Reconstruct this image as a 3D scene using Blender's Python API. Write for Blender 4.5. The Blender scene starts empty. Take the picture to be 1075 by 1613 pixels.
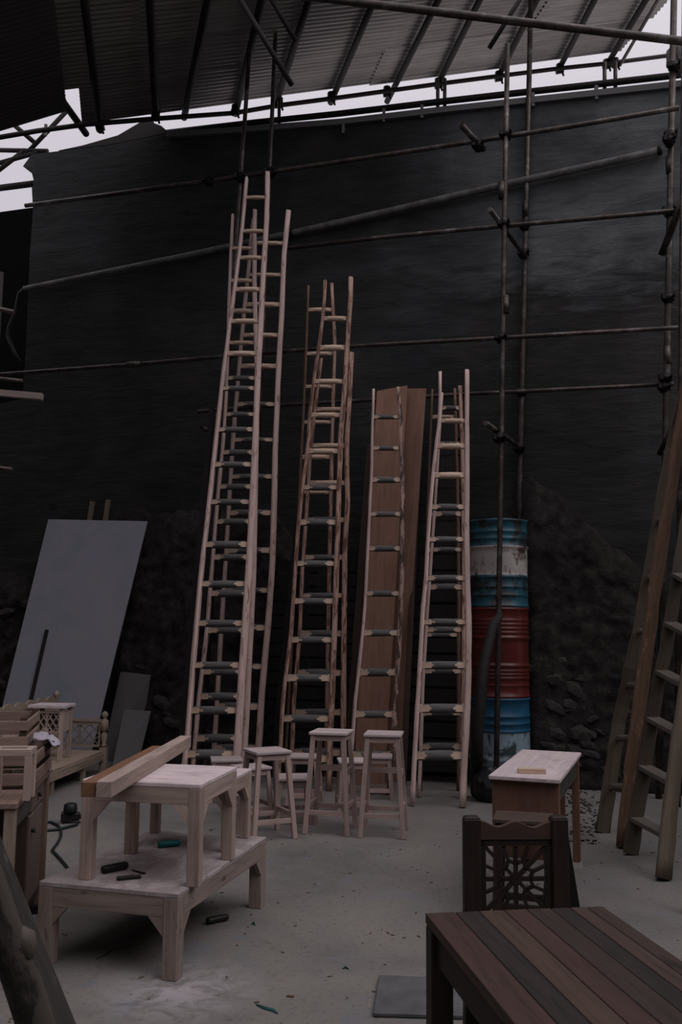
import bpy, bmesh, math, random
from mathutils import Vector, Matrix, noise
random.seed(7)
SC = bpy.context.scene
COL = SC.collection

# ------------------------------------------------------------------ camera
FPX, EYE, HORIZON = 1450.0, 1.55, 987.0
PITCH = math.atan((HORIZON - 806.5) / FPX)
ROLL = 0.010
CAM = Vector((0, 0, EYE))
FW = Vector((0, math.cos(PITCH), math.sin(PITCH)))
R_ = Vector((1, 0, 0)); U_ = Vector((0, -math.sin(PITCH), math.cos(PITCH)))
RT = R_ * math.cos(ROLL) + U_ * math.sin(ROLL)
UP = U_ * math.cos(ROLL) - R_ * math.sin(ROLL)
cd = bpy.data.cameras.new('camera'); cam = bpy.data.objects.new('camera', cd); COL.objects.link(cam)
cd.sensor_fit = 'VERTICAL'; cd.sensor_height = 36.0; cd.lens = FPX / 1613 * 36.0
cd.clip_end = 400
M = Matrix((RT, UP, -FW)).transposed().to_4x4(); M.translation = CAM
cam.matrix_world = M
SC.camera = cam

# ------------------------------------------------------------------ world: overcast sky, brighter towards the zenith
w = bpy.data.worlds.new('overcast'); SC.world = w; w.use_nodes = True
nt = w.node_tree; nt.nodes.clear()
tc = nt.nodes.new('ShaderNodeTexCoord'); sep = nt.nodes.new('ShaderNodeSeparateXYZ')
rmp = nt.nodes.new('ShaderNodeValToRGB'); bg = nt.nodes.new('ShaderNodeBackground'); out = nt.nodes.new('ShaderNodeOutputWorld')
nt.links.new(tc.outputs['Generated'], sep.inputs[0]); nt.links.new(sep.outputs['Z'], rmp.inputs[0])
nt.links.new(rmp.outputs[0], bg.inputs[0]); nt.links.new(bg.outputs[0], out.inputs[0])
rmp.color_ramp.elements[0].position = 0.0; rmp.color_ramp.elements[0].color = (0.40, 0.378, 0.43, 1)
rmp.color_ramp.elements[1].position = 1.0; rmp.color_ramp.elements[1].color = (1.28, 1.2, 1.27, 1)
em = rmp.color_ramp.elements.new(0.5); em.color = (0.64, 0.60, 0.665, 1)
bg.inputs[1].default_value = 1.0
sl = bpy.data.lights.new('veiled_sun', 'SUN'); sun = bpy.data.objects.new('veiled_sun', sl); COL.objects.link(sun)
sl.energy = 0.62; sl.angle = math.radians(38); sl.color = (1.0, 0.95, 0.96)
sun.rotation_euler = Vector((-0.55, 0.40, -0.82)).to_track_quat('-Z', 'Y').to_euler()
SC.view_settings.view_transform = 'Standard'; SC.view_settings.look = 'None'
SC.view_settings.gamma = 1.0; SC.view_settings.use_curve_mapping = False
SC.view_settings.exposure = 0.0

# ------------------------------------------------------------------ where a point of the place lies
def ray(x, y): return FW + RT * ((x - 537.5) / FPX) + UP * ((806.5 - y) / FPX)
def FL(x, y, z=0.0):
    d = ray(x, y); return CAM + d * ((z - EYE) / d.z)
def DP(x, y, Y):
    d = ray(x, y); return CAM + d * (Y / d.y)
def onplane(x, y, P, N):
    d = ray(x, y); return CAM + d * ((P - CAM).dot(N) / d.dot(N))
WY = lambda x: 9.75 / (1 + 0.0002 * (x - 785))
W0 = DP(0, 987, WY(0)); W1 = DP(1075, 987, WY(1075))
WE = Vector((W1.x - W0.x, W1.y - W0.y, 0)).normalized()      # along the back wall, to the right
WN = Vector((WE.y, -WE.x, 0))                                 # out of the wall, into the room
W0 = Vector((W0.x, W0.y, 0))
def WL(x, y, off=0.0): return onplane(x, y, W0 + WN * off, WN)
def wuv(P): d = P - W0; return d.dot(WE), d.z
def wpt(u, z, off=0.0): return W0 + WE * u + WN * off + Vector((0, 0, z))

# ------------------------------------------------------------------ materials
def mat(name, c, rough=0.8, metal=0.0, fn=None, spec=0.3):
    m = bpy.data.materials.new(name); m.use_nodes = True
    b = m.node_tree.nodes['Principled BSDF']
    b.inputs['Base Color'].default_value = (*c, 1); b.inputs['Roughness'].default_value = rough
    b.inputs['Metallic'].default_value = metal; b.inputs['Specular IOR Level'].default_value = spec
    if fn: fn(m.node_tree, b)
    return m
def N(nt, t, **k):
    n = nt.nodes.new(t)
    for a, v in k.items(): setattr(n, a, v)
    return n
def coords(nt, scale, kind='Object'):
    t = N(nt, 'ShaderNodeTexCoord'); mp = N(nt, 'ShaderNodeMapping'); mp.inputs['Scale'].default_value = scale
    nt.links.new(t.outputs[kind], mp.inputs[0]); return mp.outputs[0]
def noise_tex(nt, v, scale, detail=4, rough=0.6, dist=0.0):
    n = N(nt, 'ShaderNodeTexNoise'); n.inputs['Scale'].default_value = scale; n.inputs['Detail'].default_value = detail
    n.inputs['Roughness'].default_value = rough; n.inputs['Distortion'].default_value = dist
    nt.links.new(v, n.inputs['Vector']); return n.outputs['Fac']
def ramp(nt, f, stops):
    r = N(nt, 'ShaderNodeValToRGB'); e = r.color_ramp.elements
    while len(e) < len(stops): e.new(0.5)
    for i, (p, c) in enumerate(stops): e[i].position = p; e[i].color = (*c, 1)
    nt.links.new(f, r.inputs[0]); return r.outputs[0]
def mix(nt, f, a, b, mode='MIX'):
    m = N(nt, 'ShaderNodeMix', data_type='RGBA', blend_type=mode)
    for s, v in ((m.inputs[0], f), (m.inputs[6], a), (m.inputs[7], b)):
        if hasattr(v, 'node'): nt.links.new(v, s)
        elif isinstance(v, (int, float)): s.default_value = v
        else: s.default_value = (*v, 1)
    return m.outputs[2]
def bump(nt, b, h, strength=0.5, dist=0.01):
    n = N(nt, 'ShaderNodeBump'); n.inputs['Strength'].default_value = strength; n.inputs['Distance'].default_value = dist
    nt.links.new(h, n.inputs['Height']); nt.links.new(n.outputs[0], b.inputs['Normal'])
def g(c, k): return tuple(min(1, v * k) for v in c)

def wood(name, c, dark=0.62, rough=0.75, patch=None, patch_lo=0.5, vary=0.22, bmp=0.25, pscale=(5.0, 26.0)):
    def fn(nt, b):
        uv = coords(nt, (3.0, 45.0, 1.0), 'UV'); uv2 = coords(nt, (1.6, 7.0, 1.0), 'UV')
        f = noise_tex(nt, uv, 1.0, 5, 0.65, 0.6)
        col = ramp(nt, f, [(0.28, g(c, dark)), (0.5, c), (0.75, g(c, 1.16))])
        f2 = noise_tex(nt, uv2, 1.3, 3)
        col = mix(nt, 0.6, col, ramp(nt, f2, [(0.3, (0.72, 0.72, 0.74)), (0.65, (1.08, 1.05, 1.03))]), 'MULTIPLY')
        if patch:
            f3 = noise_tex(nt, coords(nt, (*pscale, 1.0), 'UV'), 1.0, 6, 0.7, 0.4)
            r = ramp(nt, f3, [(patch_lo, (0, 0, 0)), (patch_lo + 0.07, (1, 1, 1))])
            col = mix(nt, r, col, patch)
        oi = N(nt, 'ShaderNodeObjectInfo')
        rr = ramp(nt, oi.outputs['Random'], [(0, (1 - vary,) * 3), (1, (1 + vary * 0.35,) * 3)])
        col = mix(nt, 1.0, col, rr, 'MULTIPLY')
        nt.links.new(col, b.inputs['Base Color']); bump(nt, b, f, bmp, 0.004)
    return mat(name, c, rough, 0, fn)

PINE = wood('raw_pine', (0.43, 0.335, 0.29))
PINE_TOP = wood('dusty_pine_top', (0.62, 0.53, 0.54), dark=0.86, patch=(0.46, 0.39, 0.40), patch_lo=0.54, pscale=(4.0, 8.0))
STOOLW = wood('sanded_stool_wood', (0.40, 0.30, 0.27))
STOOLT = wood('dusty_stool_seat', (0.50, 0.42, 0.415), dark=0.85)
RAIL1 = wood('peeled_pale_pole', (0.60, 0.45, 0.41), dark=0.8, patch=(0.25, 0.14, 0.105), patch_lo=0.57, vary=0.12)
RAIL2 = wood('peeled_brown_pole', (0.50, 0.325, 0.26), dark=0.72, patch=(0.17, 0.085, 0.06), patch_lo=0.49, vary=0.15)
RAIL3 = wood('half_barked_pole', (0.42, 0.285, 0.24), dark=0.7, patch=(0.07, 0.048, 0.04), patch_lo=0.46, vary=0.12)
RAILD = wood('weathered_brown_pole', (0.16, 0.095, 0.062), dark=0.6, patch=(0.3, 0.17, 0.1), patch_lo=0.58)
RAILG = wood('grey_green_pole', (0.10, 0.082, 0.06), dark=0.7)
CUT = wood('fresh_cut_rung_end', (0.56, 0.42, 0.32), dark=0.85, vary=0.15)
BARK = wood('grey_bark', (0.105, 0.103, 0.102), dark=0.55, bmp=0.6)
BROWNB = wood('brown_plank', (0.29, 0.165, 0.118), dark=0.75)
BROWNB2 = wood('dark_brown_plank', (0.07, 0.047, 0.036), dark=0.7)
DARKST = wood('dark_stained_wood', (0.026, 0.016, 0.0125), dark=0.5, rough=0.6)
DT = [wood('table_plank_%s' % n, c, dark=0.55, rough=0.62, patch=g(c, 0.45), patch_lo=0.6, vary=0.1) for n, c in
      (('reddish', (0.055, 0.031, 0.025)), ('umber', (0.045, 0.030, 0.024)), ('smoky', (0.026, 0.020, 0.017)), ('russet', (0.064, 0.041, 0.032)))]
BLACKW = wood('blackened_wood', (0.018, 0.016, 0.015))
DESKW = wood('desk_brown_panel', (0.17, 0.088, 0.062), dark=0.8)
BEDW = wood('turned_bed_wood', (0.30, 0.235, 0.185))
BEAMB = wood('planed_brown_beam', (0.23, 0.12, 0.068), dark=0.7)
OLDW = wood('greyed_old_timber', (0.07, 0.062, 0.058), dark=0.55, patch=(0.14, 0.125, 0.12), patch_lo=0.6)
CRATEW = wood('crate_slat_wood', (0.27, 0.19, 0.16))
GREYB = mat('dusty_blue_grey_sheet', (0.17, 0.175, 0.225), 0.7, 0, lambda nt, b: (
    nt.links.new(ramp(nt, noise_tex(nt, coords(nt, (1, 1, 1)), 1.6, 5, 0.6, 0.8), [(0.3, (0.225, 0.245, 0.30)), (0.56, (0.285, 0.285, 0.315)), (0.68, (0.25, 0.275, 0.36))]), b.inputs['Base Color'])))
DGREYB = mat('dark_grey_board', (0.13, 0.127, 0.128), 0.8)
MATG = mat('grey_slab', (0.10, 0.10, 0.105), 0.6, 0, lambda nt, b: nt.links.new(
    ramp(nt, noise_tex(nt, coords(nt, (1, 1, 1)), 9, 5), [(0.3, (0.075, 0.078, 0.082)), (0.7, (0.13, 0.13, 0.135))]), b.inputs['Base Color']))
def pipe_fn(nt, b):
    v = coords(nt, (1, 1, 1)); f = noise_tex(nt, v, 7, 6, 0.7)
    nt.links.new(ramp(nt, f, [(0.35, (0.028, 0.021, 0.018)), (0.55, (0.075, 0.06, 0.052)), (0.72, (0.2, 0.19, 0.19))]), b.inputs['Base Color'])
PIPE = mat('rusty_scaffold_pipe', (0.09, 0.08, 0.07), 0.45, 0.55, pipe_fn, 0.5)
PURL = mat('blackened_purlin', (0.02, 0.017, 0.015), 0.7, 0.2)
CLAMP = mat('dark_clamp_iron', (0.02, 0.018, 0.017), 0.55, 0.6)
def zinc_fn(nt, b):
    v = coords(nt, (0.6, 3, 1)); f = noise_tex(nt, v, 2.2, 5, 0.6)
    oi = N(nt, 'ShaderNodeObjectInfo')
    col = ramp(nt, f, [(0.3, (0.21, 0.20, 0.195)), (0.7, (0.33, 0.32, 0.31))])
    col = mix(nt, 1.0, col, ramp(nt, oi.outputs['Random'], [(0, (0.75,) * 3), (1, (1.1,) * 3)]), 'MULTIPLY')
    nt.links.new(col, b.inputs['Base Color'])
ZINC = mat('aged_zinc_sheet', (0.2, 0.2, 0.2), 0.42, 0.45, zinc_fn, 0.5)
def plaster_fn(nt, b):
    v = coords(nt, (1, 1, 1)); vs = coords(nt, (0.6, 0.6, 2.6))
    f = noise_tex(nt, v, 0.55, 7, 0.62, 0.8); f2 = noise_tex(nt, vs, 3.0, 9, 0.68, 0.5); f3 = noise_tex(nt, v, 0.28, 4)
    col = ramp(nt, f, [(0.3, (0.0135, 0.014, 0.014)), (0.5, (0.0235, 0.023, 0.023)), (0.66, (0.035, 0.0335, 0.0335))])
    col = mix(nt, 0.75, col, ramp(nt, f2, [(0.32, (0.55, 0.55, 0.55)), (0.5, (1, 1, 1)), (0.7, (1.35, 1.3, 1.3))]), 'MULTIPLY')
    st = ramp(nt, f3, [(0.52, (0, 0, 0)), (0.6, (1, 1, 1))])
    col = mix(nt, st, col, mix(nt, 1.0, col, (1.1, 1.25, 1.27), 'MULTIPLY'))
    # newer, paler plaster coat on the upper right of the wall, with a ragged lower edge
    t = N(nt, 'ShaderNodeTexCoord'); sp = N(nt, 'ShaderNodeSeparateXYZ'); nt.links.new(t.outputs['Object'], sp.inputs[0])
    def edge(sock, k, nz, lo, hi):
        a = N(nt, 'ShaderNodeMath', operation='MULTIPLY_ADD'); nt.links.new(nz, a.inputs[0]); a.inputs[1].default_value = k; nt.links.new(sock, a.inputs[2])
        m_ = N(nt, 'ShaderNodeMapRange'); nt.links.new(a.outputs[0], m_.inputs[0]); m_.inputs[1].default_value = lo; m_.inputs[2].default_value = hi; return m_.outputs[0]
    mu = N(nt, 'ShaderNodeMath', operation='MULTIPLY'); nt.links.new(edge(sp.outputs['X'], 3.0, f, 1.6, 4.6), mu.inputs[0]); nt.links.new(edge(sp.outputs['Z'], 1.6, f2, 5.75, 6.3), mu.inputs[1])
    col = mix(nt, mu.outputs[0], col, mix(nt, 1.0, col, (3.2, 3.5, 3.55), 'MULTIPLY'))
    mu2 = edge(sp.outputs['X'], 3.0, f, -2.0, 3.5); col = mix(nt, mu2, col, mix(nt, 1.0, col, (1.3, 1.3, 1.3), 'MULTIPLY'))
    nt.links.new(col, b.inputs['Base Color']); bump(nt, b, f2, 0.9, 0.03)
PLASTER = mat('dark_mud_plaster', (0.05, 0.05, 0.05), 0.85, 0, plaster_fn, 0.25)
def rub_fn(nt, b):
    v = coords(nt, (1, 1, 1)); f = noise_tex(nt, v, 9, 9, 0.75); f2 = noise_tex(nt, v, 1.5, 4)
    col = ramp(nt, f, [(0.3, (0.017, 0.015, 0.014)), (0.55, (0.048, 0.042, 0.040)), (0.75, (0.105, 0.093, 0.089))])
    col = mix(nt, 0.6, col, ramp(nt, f2, [(0.35, (0.55,) * 3), (0.65, (1.15,) * 3)]), 'MULTIPLY')
    nt.links.new(col, b.inputs['Base Color']); bump(nt, b, f, 1.0, 0.05)
RUBBLE = mat('exposed_earth_and_rubble', (0.05, 0.045, 0.04), 0.95, 0, rub_fn, 0.1)
STONE = mat('rubble_stone', (0.08, 0.075, 0.07), 0.9, 0, lambda nt, b: nt.links.new(
    ramp(nt, noise_tex(nt, coords(nt, (1, 1, 1)), 12, 5), [(0.3, (0.015, 0.013, 0.012)), (0.7, (0.055, 0.049, 0.046))]), b.inputs['Base Color']))
def floor_fn(nt, b):
    v = coords(nt, (1, 1, 1))
    f = noise_tex(nt, v, 0.9, 8, 0.62, 0.6); f2 = noise_tex(nt, v, 34, 5, 0.7); f3 = noise_tex(nt, v, 2.1, 8, 0.7, 0.8)
    col = ramp(nt, f, [(0.3, (0.122, 0.116, 0.110)), (0.5, (0.172, 0.160, 0.149)), (0.7, (0.207, 0.190, 0.173))])
    col = mix(nt, 0.5, col, ramp(nt, f2, [(0.35, (0.35, 0.33, 0.31)), (0.44, (1, 1, 1)), (0.7, (1.08, 1.08, 1.08))]), 'MULTIPLY')
    col = mix(nt, ramp(nt, f3, [(0.55, (0, 0, 0)), (0.68, (0.7, 0.7, 0.7))]), col, (0.15, 0.162, 0.185))
    # sawdust swept into pale drifts beside the bench leg
    t = N(nt, 'ShaderNodeTexCoord'); vm = N(nt, 'ShaderNodeVectorMath', operation='DISTANCE')
    nt.links.new(t.outputs['Object'], vm.inputs[0]); vm.inputs[1].default_value = (-0.68, 4.17, 0)
    dr = ramp(nt, vm.outputs['Value'], [(0.03, (1, 1, 1)), (0.42, (0, 0, 0))])
    dm = mix(nt, 1.0, dr, ramp(nt, noise_tex(nt, v, 7, 7, 0.7, 0.8), [(0.40, (0, 0, 0)), (0.56, (1, 1, 1))]), 'MULTIPLY')
    col = mix(nt, dm, col, (0.36, 0.33, 0.34))
    nt.links.new(col, b.inputs['Base Color']); bump(nt, b, f2, 0.25, 0.006)
CONC = mat('dusty_concrete', (0.25, 0.25, 0.25), 0.9, 0, floor_fn, 0.2)
def paint(name, c, wear, lo, rough=0.45):
    def fn(nt, b):
        v = coords(nt, (1, 1, 0.7)); f = noise_tex(nt, v, 6, 8, 0.72, 0.6); f2 = noise_tex(nt, v, 1.6, 4)
        col = mix(nt, ramp(nt, f, [(lo, (0, 0, 0)), (lo + 0.08, (1, 1, 1))]), c, wear)
        col = mix(nt, 0.6, col, ramp(nt, f2, [(0.35, (0.45,) * 3), (0.65, (1.1,) * 3)]), 'MULTIPLY')
        nt.links.new(col, b.inputs['Base Color'])
    return mat(name, c, rough, 0.0, fn, 0.5)
P_BLUE = paint('worn_teal_paint', (0.016, 0.095, 0.135), (0.02, 0.022, 0.024), 0.49)
P_BLUE2 = paint('bright_blue_paint', (0.012, 0.10, 0.20), (0.012, 0.025, 0.03), 0.6)
P_WHITE = paint('chipped_white_paint', (0.50, 0.46, 0.43), (0.075, 0.045, 0.035), 0.52)
P_PALE = paint('chipped_pale_blue_paint', (0.30, 0.40, 0.46), (0.04, 0.06, 0.06), 0.5)
P_RED = paint('oxide_red_paint', (0.12, 0.02, 0.016), (0.04, 0.014, 0.012), 0.62, 0.35)
TEAL = mat('teal_plastic', (0.01, 0.16, 0.17), 0.4); BLACK = mat('black_rubber', (0.012, 0.013, 0.014), 0.5)
CABLE = mat('dark_cable', (0.012, 0.02, 0.022), 0.5); TOOLM = mat('dark_tool_metal', (0.025, 0.022, 0.022), 0.45, 0.4)
CLOTH = mat('white_cloth', (0.36, 0.33, 0.38), 0.9); LEAF = mat('teal_green_scrap', (0.01, 0.07, 0.06), 0.6)
SACK = mat('black_sack_plastic', (0.012, 0.012, 0.014), 0.4)
CHIP = mat('brown_wood_chip', (0.12, 0.085, 0.06), 0.9); STICKER = mat('white_foot_cap', (0.5, 0.48, 0.47), 0.7)

# ------------------------------------------------------------------ mesh builder
class MB:
    def __init__(s): s.v = []; s.f = []; s.uv = []; s.mi = []; s.sm = []
    def face(s, idx, uv, mi=0, sm=False): s.f.append(idx); s.uv.append(uv); s.mi.append(mi); s.sm.append(sm)
    def hexa(s, c, mi=0):
        """8 corners: bottom ring 0-3, top ring 4-7 (counter-clockwise seen from +)"""
        b = len(s.v); s.v += [Vector(p) for p in c]
        ds = [(c[1] - c[0]).length, (c[3] - c[0]).length, (c[4] - c[0]).length]
        L = ds.index(max(ds)); ou, ov = random.random() * 9, random.random() * 9
        for q in ((0, 3, 2, 1), (4, 5, 6, 7), (0, 1, 5, 4), (1, 2, 6, 5), (2, 3, 7, 6), (3, 0, 4, 7)):
            P = [c[i] for i in q]
            ax = [(c[1] - c[0]), (c[3] - c[0]), (c[4] - c[0])][L].normalized()
            n = (P[1] - P[0]).cross(P[2] - P[0])
            n = n.normalized() if n.length > 1e-12 else Vector((0, 0, 1))
            if abs(n.dot(ax)) > 0.8: ax = n.orthogonal().normalized()
            o2 = n.cross(ax)
            s.face([b + i for i in q], [(ou + p.dot(ax), ov + p.dot(o2)) for p in P], mi)
    def box(s, c, d, rot=None, mi=0):
        c = Vector(c); x, y, z = d[0] / 2, d[1] / 2, d[2] / 2
        P = [Vector(p) for p in ((-x, -y, -z), (x, -y, -z), (x, y, -z), (-x, y, -z), (-x, -y, z), (x, -y, z), (x, y, z), (-x, y, z))]
        if rot is not None: P = [rot @ p for p in P]
        s.hexa([p + c for p in P], mi)
    def bar(s, p0, p1, wd, dp, up=(0, 1, 0), mi=0, w1=None, d1=None):
        p0, p1 = Vector(p0), Vector(p1); a = (p1 - p0).normalized(); u = Vector(up)
        x = u.cross(a)
        x = x.normalized() if x.length > 1e-6 else a.orthogonal().normalized()
        y = a.cross(x); c = []
        for p, ww, dd in ((p0, wd, dp), (p1, w1 or wd, d1 or dp)):
            c += [p - x * ww / 2 - y * dd / 2, p + x * ww / 2 - y * dd / 2, p + x * ww / 2 + y * dd / 2, p - x * ww / 2 + y * dd / 2]
        s.hexa(c, mi)
    def tube(s, pts, rad, n=10, mi=0, cap=True, jit=0.0, flat=1.0, seed=0, split=None, cutoff=.35):
        pts = [Vector(p) for p in pts]
        if not hasattr(rad, '__len__'): rad = [rad] * len(pts)
        b = len(s.v); t0 = (pts[1] - pts[0]).normalized(); x = t0.orthogonal().normalized()
        L = 0; ou = random.random() * 9; ov = random.random() * 9; Ls = []; clip = set()
        for i, p in enumerate(pts):
            t = (pts[min(i + 1, len(pts) - 1)] - pts[max(i - 1, 0)]).normalized()
            x = (x - t * x.dot(t)).normalized(); y = t.cross(x)
            if i: L += (p - pts[i - 1]).length
            Ls.append(L)
            for k in range(n):
                a = 2 * math.pi * k / n
                r = rad[i] * (1 + jit * noise.noise(Vector((L * 5, math.cos(a) * 1.5 + seed, math.sin(a) * 1.5))))
                o_ = x * math.cos(a) * r + y * math.sin(a) * r * flat
                if split is not None:
                    e_ = o_.dot(split) - cutoff * rad[i]
                    if e_ > 0: o_ = o_ - split * e_; clip.add(len(s.v))
                s.v.append(p + o_)
        for i in range(len(pts) - 1):
            for k in range(n):
                k2 = (k + 1) % n; r = (rad[i] + rad[i + 1]) / 2
                va, vb = ov + r * 6.283 * k / n, ov + r * 6.283 * (k + 1) / n
                s.face([b + i * n + k, b + i * n + k2, b + (i + 1) * n + k2, b + (i + 1) * n + k],
                       [(ou + Ls[i], va), (ou + Ls[i], vb), (ou + Ls[i + 1], vb), (ou + Ls[i + 1], va)], mi, not (b + i * n + k in clip and b + i * n + k2 in clip))
        if cap:
            for o, rev in ((b, True), (b + (len(pts) - 1) * n, False)):
                idx = [o + k for k in range(n)]
                if rev: idx.reverse()
                s.face(idx, [(ou + s.v[j].x, ov + s.v[j].y) for j in idx], mi)
    def lathe(s, o, prof, n=16, mi=0, axis=None):
        """prof: list of (r, z, material) from bottom to top"""
        o = Vector(o); b = len(s.v); ou = random.random() * 9
        for q in prof:
            for k in range(n):
                a = 2 * math.pi * k / n; s.v.append(o + Vector((q[0] * math.cos(a), q[0] * math.sin(a), q[1])))
        for i in range(len(prof) - 1):
            m_ = prof[i][2] if len(prof[i]) > 2 else mi
            for k in range(n):
                k2 = (k + 1) % n
                s.face([b + i * n + k, b + i * n + k2, b + (i + 1) * n + k2, b + (i + 1) * n + k],
                       [(ou + prof[i][1], k / n), (ou + prof[i][1], (k + 1) / n), (ou + prof[i + 1][1], (k + 1) / n), (ou + prof[i + 1][1], k / n)], m_, True)
        s.face([b + n - 1 - k for k in range(n)], [(0, 0)] * n, prof[0][2] if len(prof[0]) > 2 else mi)
        e = b + (len(prof) - 1) * n
        s.face([e + k for k in range(n)], [(0, 0)] * n, prof[-2][2] if len(prof[-2]) > 2 else mi)
    def prism(s, pts, ex, mi=0):
        """planar outline pts pushed along the vector ex"""
        pts = [Vector(p) for p in pts]; ex = Vector(ex); n = len(pts); b = len(s.v)
        nn = Vector((0, 0, 0))
        for i in range(n): nn += pts[i].cross(pts[(i + 1) % n])
        if nn.dot(ex) > 0: pts.reverse(); 
        s.v += pts + [p + ex for p in pts]
        ax = max(((pts[(i + 1) % n] - pts[i]) for i in range(n)), key=lambda d: d.length).normalized()
        o2 = nn.normalized().cross(ax); ou, ov = random.random() * 9, random.random() * 9
        uv = [(ou + p.dot(ax), ov + p.dot(o2)) for p in pts]
        s.face(list(range(b, b + n)), uv, mi); s.face(list(range(b + 2 * n - 1, b + n - 1, -1)), uv[::-1], mi)
        l = ex.length
        for i in range(n):
            j = (i + 1) % n; d = (pts[j] - pts[i]).length
            s.face([b + j, b + i, b + n + i, b + n + j], [(ou + d, ov), (ou, ov), (ou, ov + l), (ou + d, ov + l)], mi)
    def mesh(s, name, mats):
        me = bpy.data.meshes.new(name); me.from_pydata([tuple(p) for p in s.v], [], s.f)
        for m_ in (mats if isinstance(mats, (list, tuple)) else [mats]): me.materials.append(m_)
        me.polygons.foreach_set('material_index', s.mi); me.polygons.foreach_set('use_smooth', s.sm)
        ul = me.uv_layers.new(name='UVMap'); flat = []
        for fuv in s.uv:
            for q in fuv: flat += [q[0], q[1]]
        ul.data.foreach_set('uv', flat); me.update(); return me
    def build(s, name, mats, parent=None, bevel=0.0, world=False):
        """world=True: the shape was written in world space, bring it into its parent's space"""
        if world and parent is not None:
            inv = parent_matrix(parent).inverted(); s.v = [inv @ Vector(p) for p in s.v]
        o = bpy.data.objects.new(name, s.mesh(name, mats)); COL.objects.link(o)
        if parent is not None: o.parent = parent
        if bevel:
            bv = o.modifiers.new('soft_edges', 'BEVEL'); bv.width = bevel; bv.segments = 1; bv.limit_method = 'ANGLE'
        return o
def parent_matrix(o):
    m_ = Matrix.LocRotScale(o.location, o.rotation_euler, o.scale)
    return (parent_matrix(o.parent) @ m_) if o.parent else m_
def tag(o, label, cat, group=None, kind=None):
    if label: o['label'] = label
    if cat: o['category'] = cat
    if group: o['group'] = group
    if kind: o['kind'] = kind
    return o
def thing(name, label, cat, loc=(0, 0, 0), rz=0.0, group=None):
    o = bpy.data.objects.new(name, None); COL.objects.link(o); o.empty_display_size = 0.1
    o.location = Vector(loc); o.rotation_euler = (0, 0, rz); return tag(o, label, cat, group)
def single(mb, name, mats, label, cat, group=None, bevel=0.0, loc=None):
    """a one-mesh thing, origin moved to its base"""
    if loc is None:
        zs = min(p.z for p in mb.v); n = len(mb.v)
        loc = Vector((sum(p.x for p in mb.v) / n, sum(p.y for p in mb.v) / n, zs))
    mb.v = [Vector(p) - Vector(loc) for p in mb.v]
    o = mb.build(name, mats, None, bevel); o.location = loc; return tag(o, label, cat, group)
def struct(mb, name, mats): o = mb.build(name, mats); o['kind'] = 'structure'; return o
def slab(mb, corners, t, mi=0):
    """a flat board through four corners, thickness t away from the viewer's side"""
    c = [Vector(p) for p in corners]; n = (c[1] - c[0]).cross(c[3] - c[0]).normalized()
    if n.dot(CAM - c[0]) > 0: n = -n
    k = [p + n * t for p in c]
    mb.hexa([k[0], k[1], k[2], k[3], c[0], c[1], c[2], c[3]], mi)
R = math.radians
def lerp(a, b, t): return a + (b - a) * t

# ------------------------------------------------------------------ setting: floor, walls
mb = MB(); mb.box((0, 6, -0.15), (60, 60, 0.3)); floor = struct(mb, 'floor', CONC)

mb = MB(); mb.prism([wpt(-25, 0, -.6), wpt(35, 0, -.6), wpt(35, 0, -28), wpt(-25, 0, -28)], (0, 0, .012))
og = struct(mb, 'floor_outside_bounce', mat('pale_bounce_ground', (0.60, 0.56, 0.55), 0.95))  # unseen slab, added pale to bounce light up onto the roof underside
outline = [(-260, 1330), (-260, 640), (-20, 640), (36, 628), (40, 560), (44, 470), (47, 400), (52, 330), (50, 296), (54, 288), (49, 268), (36, 262), (50, 243),
           (110, 236), (170, 229), (265, 210), (360, 204), (470, 195), (540, 190), (700, 171), (800, 160), (930, 146), (1057, 132), (1180, 118), (1420, 92), (1420, 1400)]
bot = 0.0
pts = []
for x, y in outline:
    P = WL(x, y)
    if y > 1300: P.z = 0.0
    pts.append(P)
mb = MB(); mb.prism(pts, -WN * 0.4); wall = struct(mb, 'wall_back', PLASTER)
# pale coping course along the top of the wall
mb = MB()
cp = [(265, 210), (360, 204), (540, 190), (700, 171), (800, 160), (930, 146), (1057, 132), (1180, 118), (1420, 92)]
for (xa, ya), (xb, yb) in zip(cp, cp[1:]):
    a, b = WL(xa, ya, 0.0), WL(xb, yb, 0.0)
    c = []
    for p in (a, b):
        c.append([p + WN * 0.05 + Vector((0, 0, -0.07)), p - WN * 0.4 + Vector((0, 0, -0.07)), p - WN * 0.4, p + WN * 0.05])
    mb.hexa([c[0][0], c[1][0], c[1][1], c[0][1], c[0][3], c[1][3], c[1][2], c[0][2]])
cop = struct(mb, 'trim_1', mat('pale_coping', (0.12, 0.12, 0.118), 0.9))
# neighbour's wall in the left gap; the recess shade is put into its colour
mb = MB(); a = WL(58, 323, -1.6); c0 = WL(-400, 330, -1.6)
mb.prism([Vector((a.x + 1.2, a.y - 0.3, 0)), Vector((c0.x, c0.y, 0)), Vector((c0.x, c0.y, a.z)), Vector((a.x + 1.2, a.y - 0.3, a.z))], -WN * 0.3)
struct(mb, 'wall_far_left', mat('shade_black_wall', (0.006, 0.006, 0.006), 1.0, spec=0.0))
mb = MB(); mb.box((-5.6, 4.2, 3.6), (0.35, 14.0, 7.2)); struct(mb, 'wall_left_light_block', PLASTER)  # unseen wall added to keep skylight out from the left
mb = MB(); mb.box((5.6, 2.6, 2.2), (0.35, 11.0, 4.4)); struct(mb, 'wall_right_light_block', PLASTER)  # unseen lower wall, added to shape the light from the right
mb = MB(); mb.box((0, -2.9, 3.3), (11.55, 0.35, 6.6)); struct(mb, 'wall_front_light_block', PLASTER)  # unseen wall added behind the camera so light falls more steeply

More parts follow.
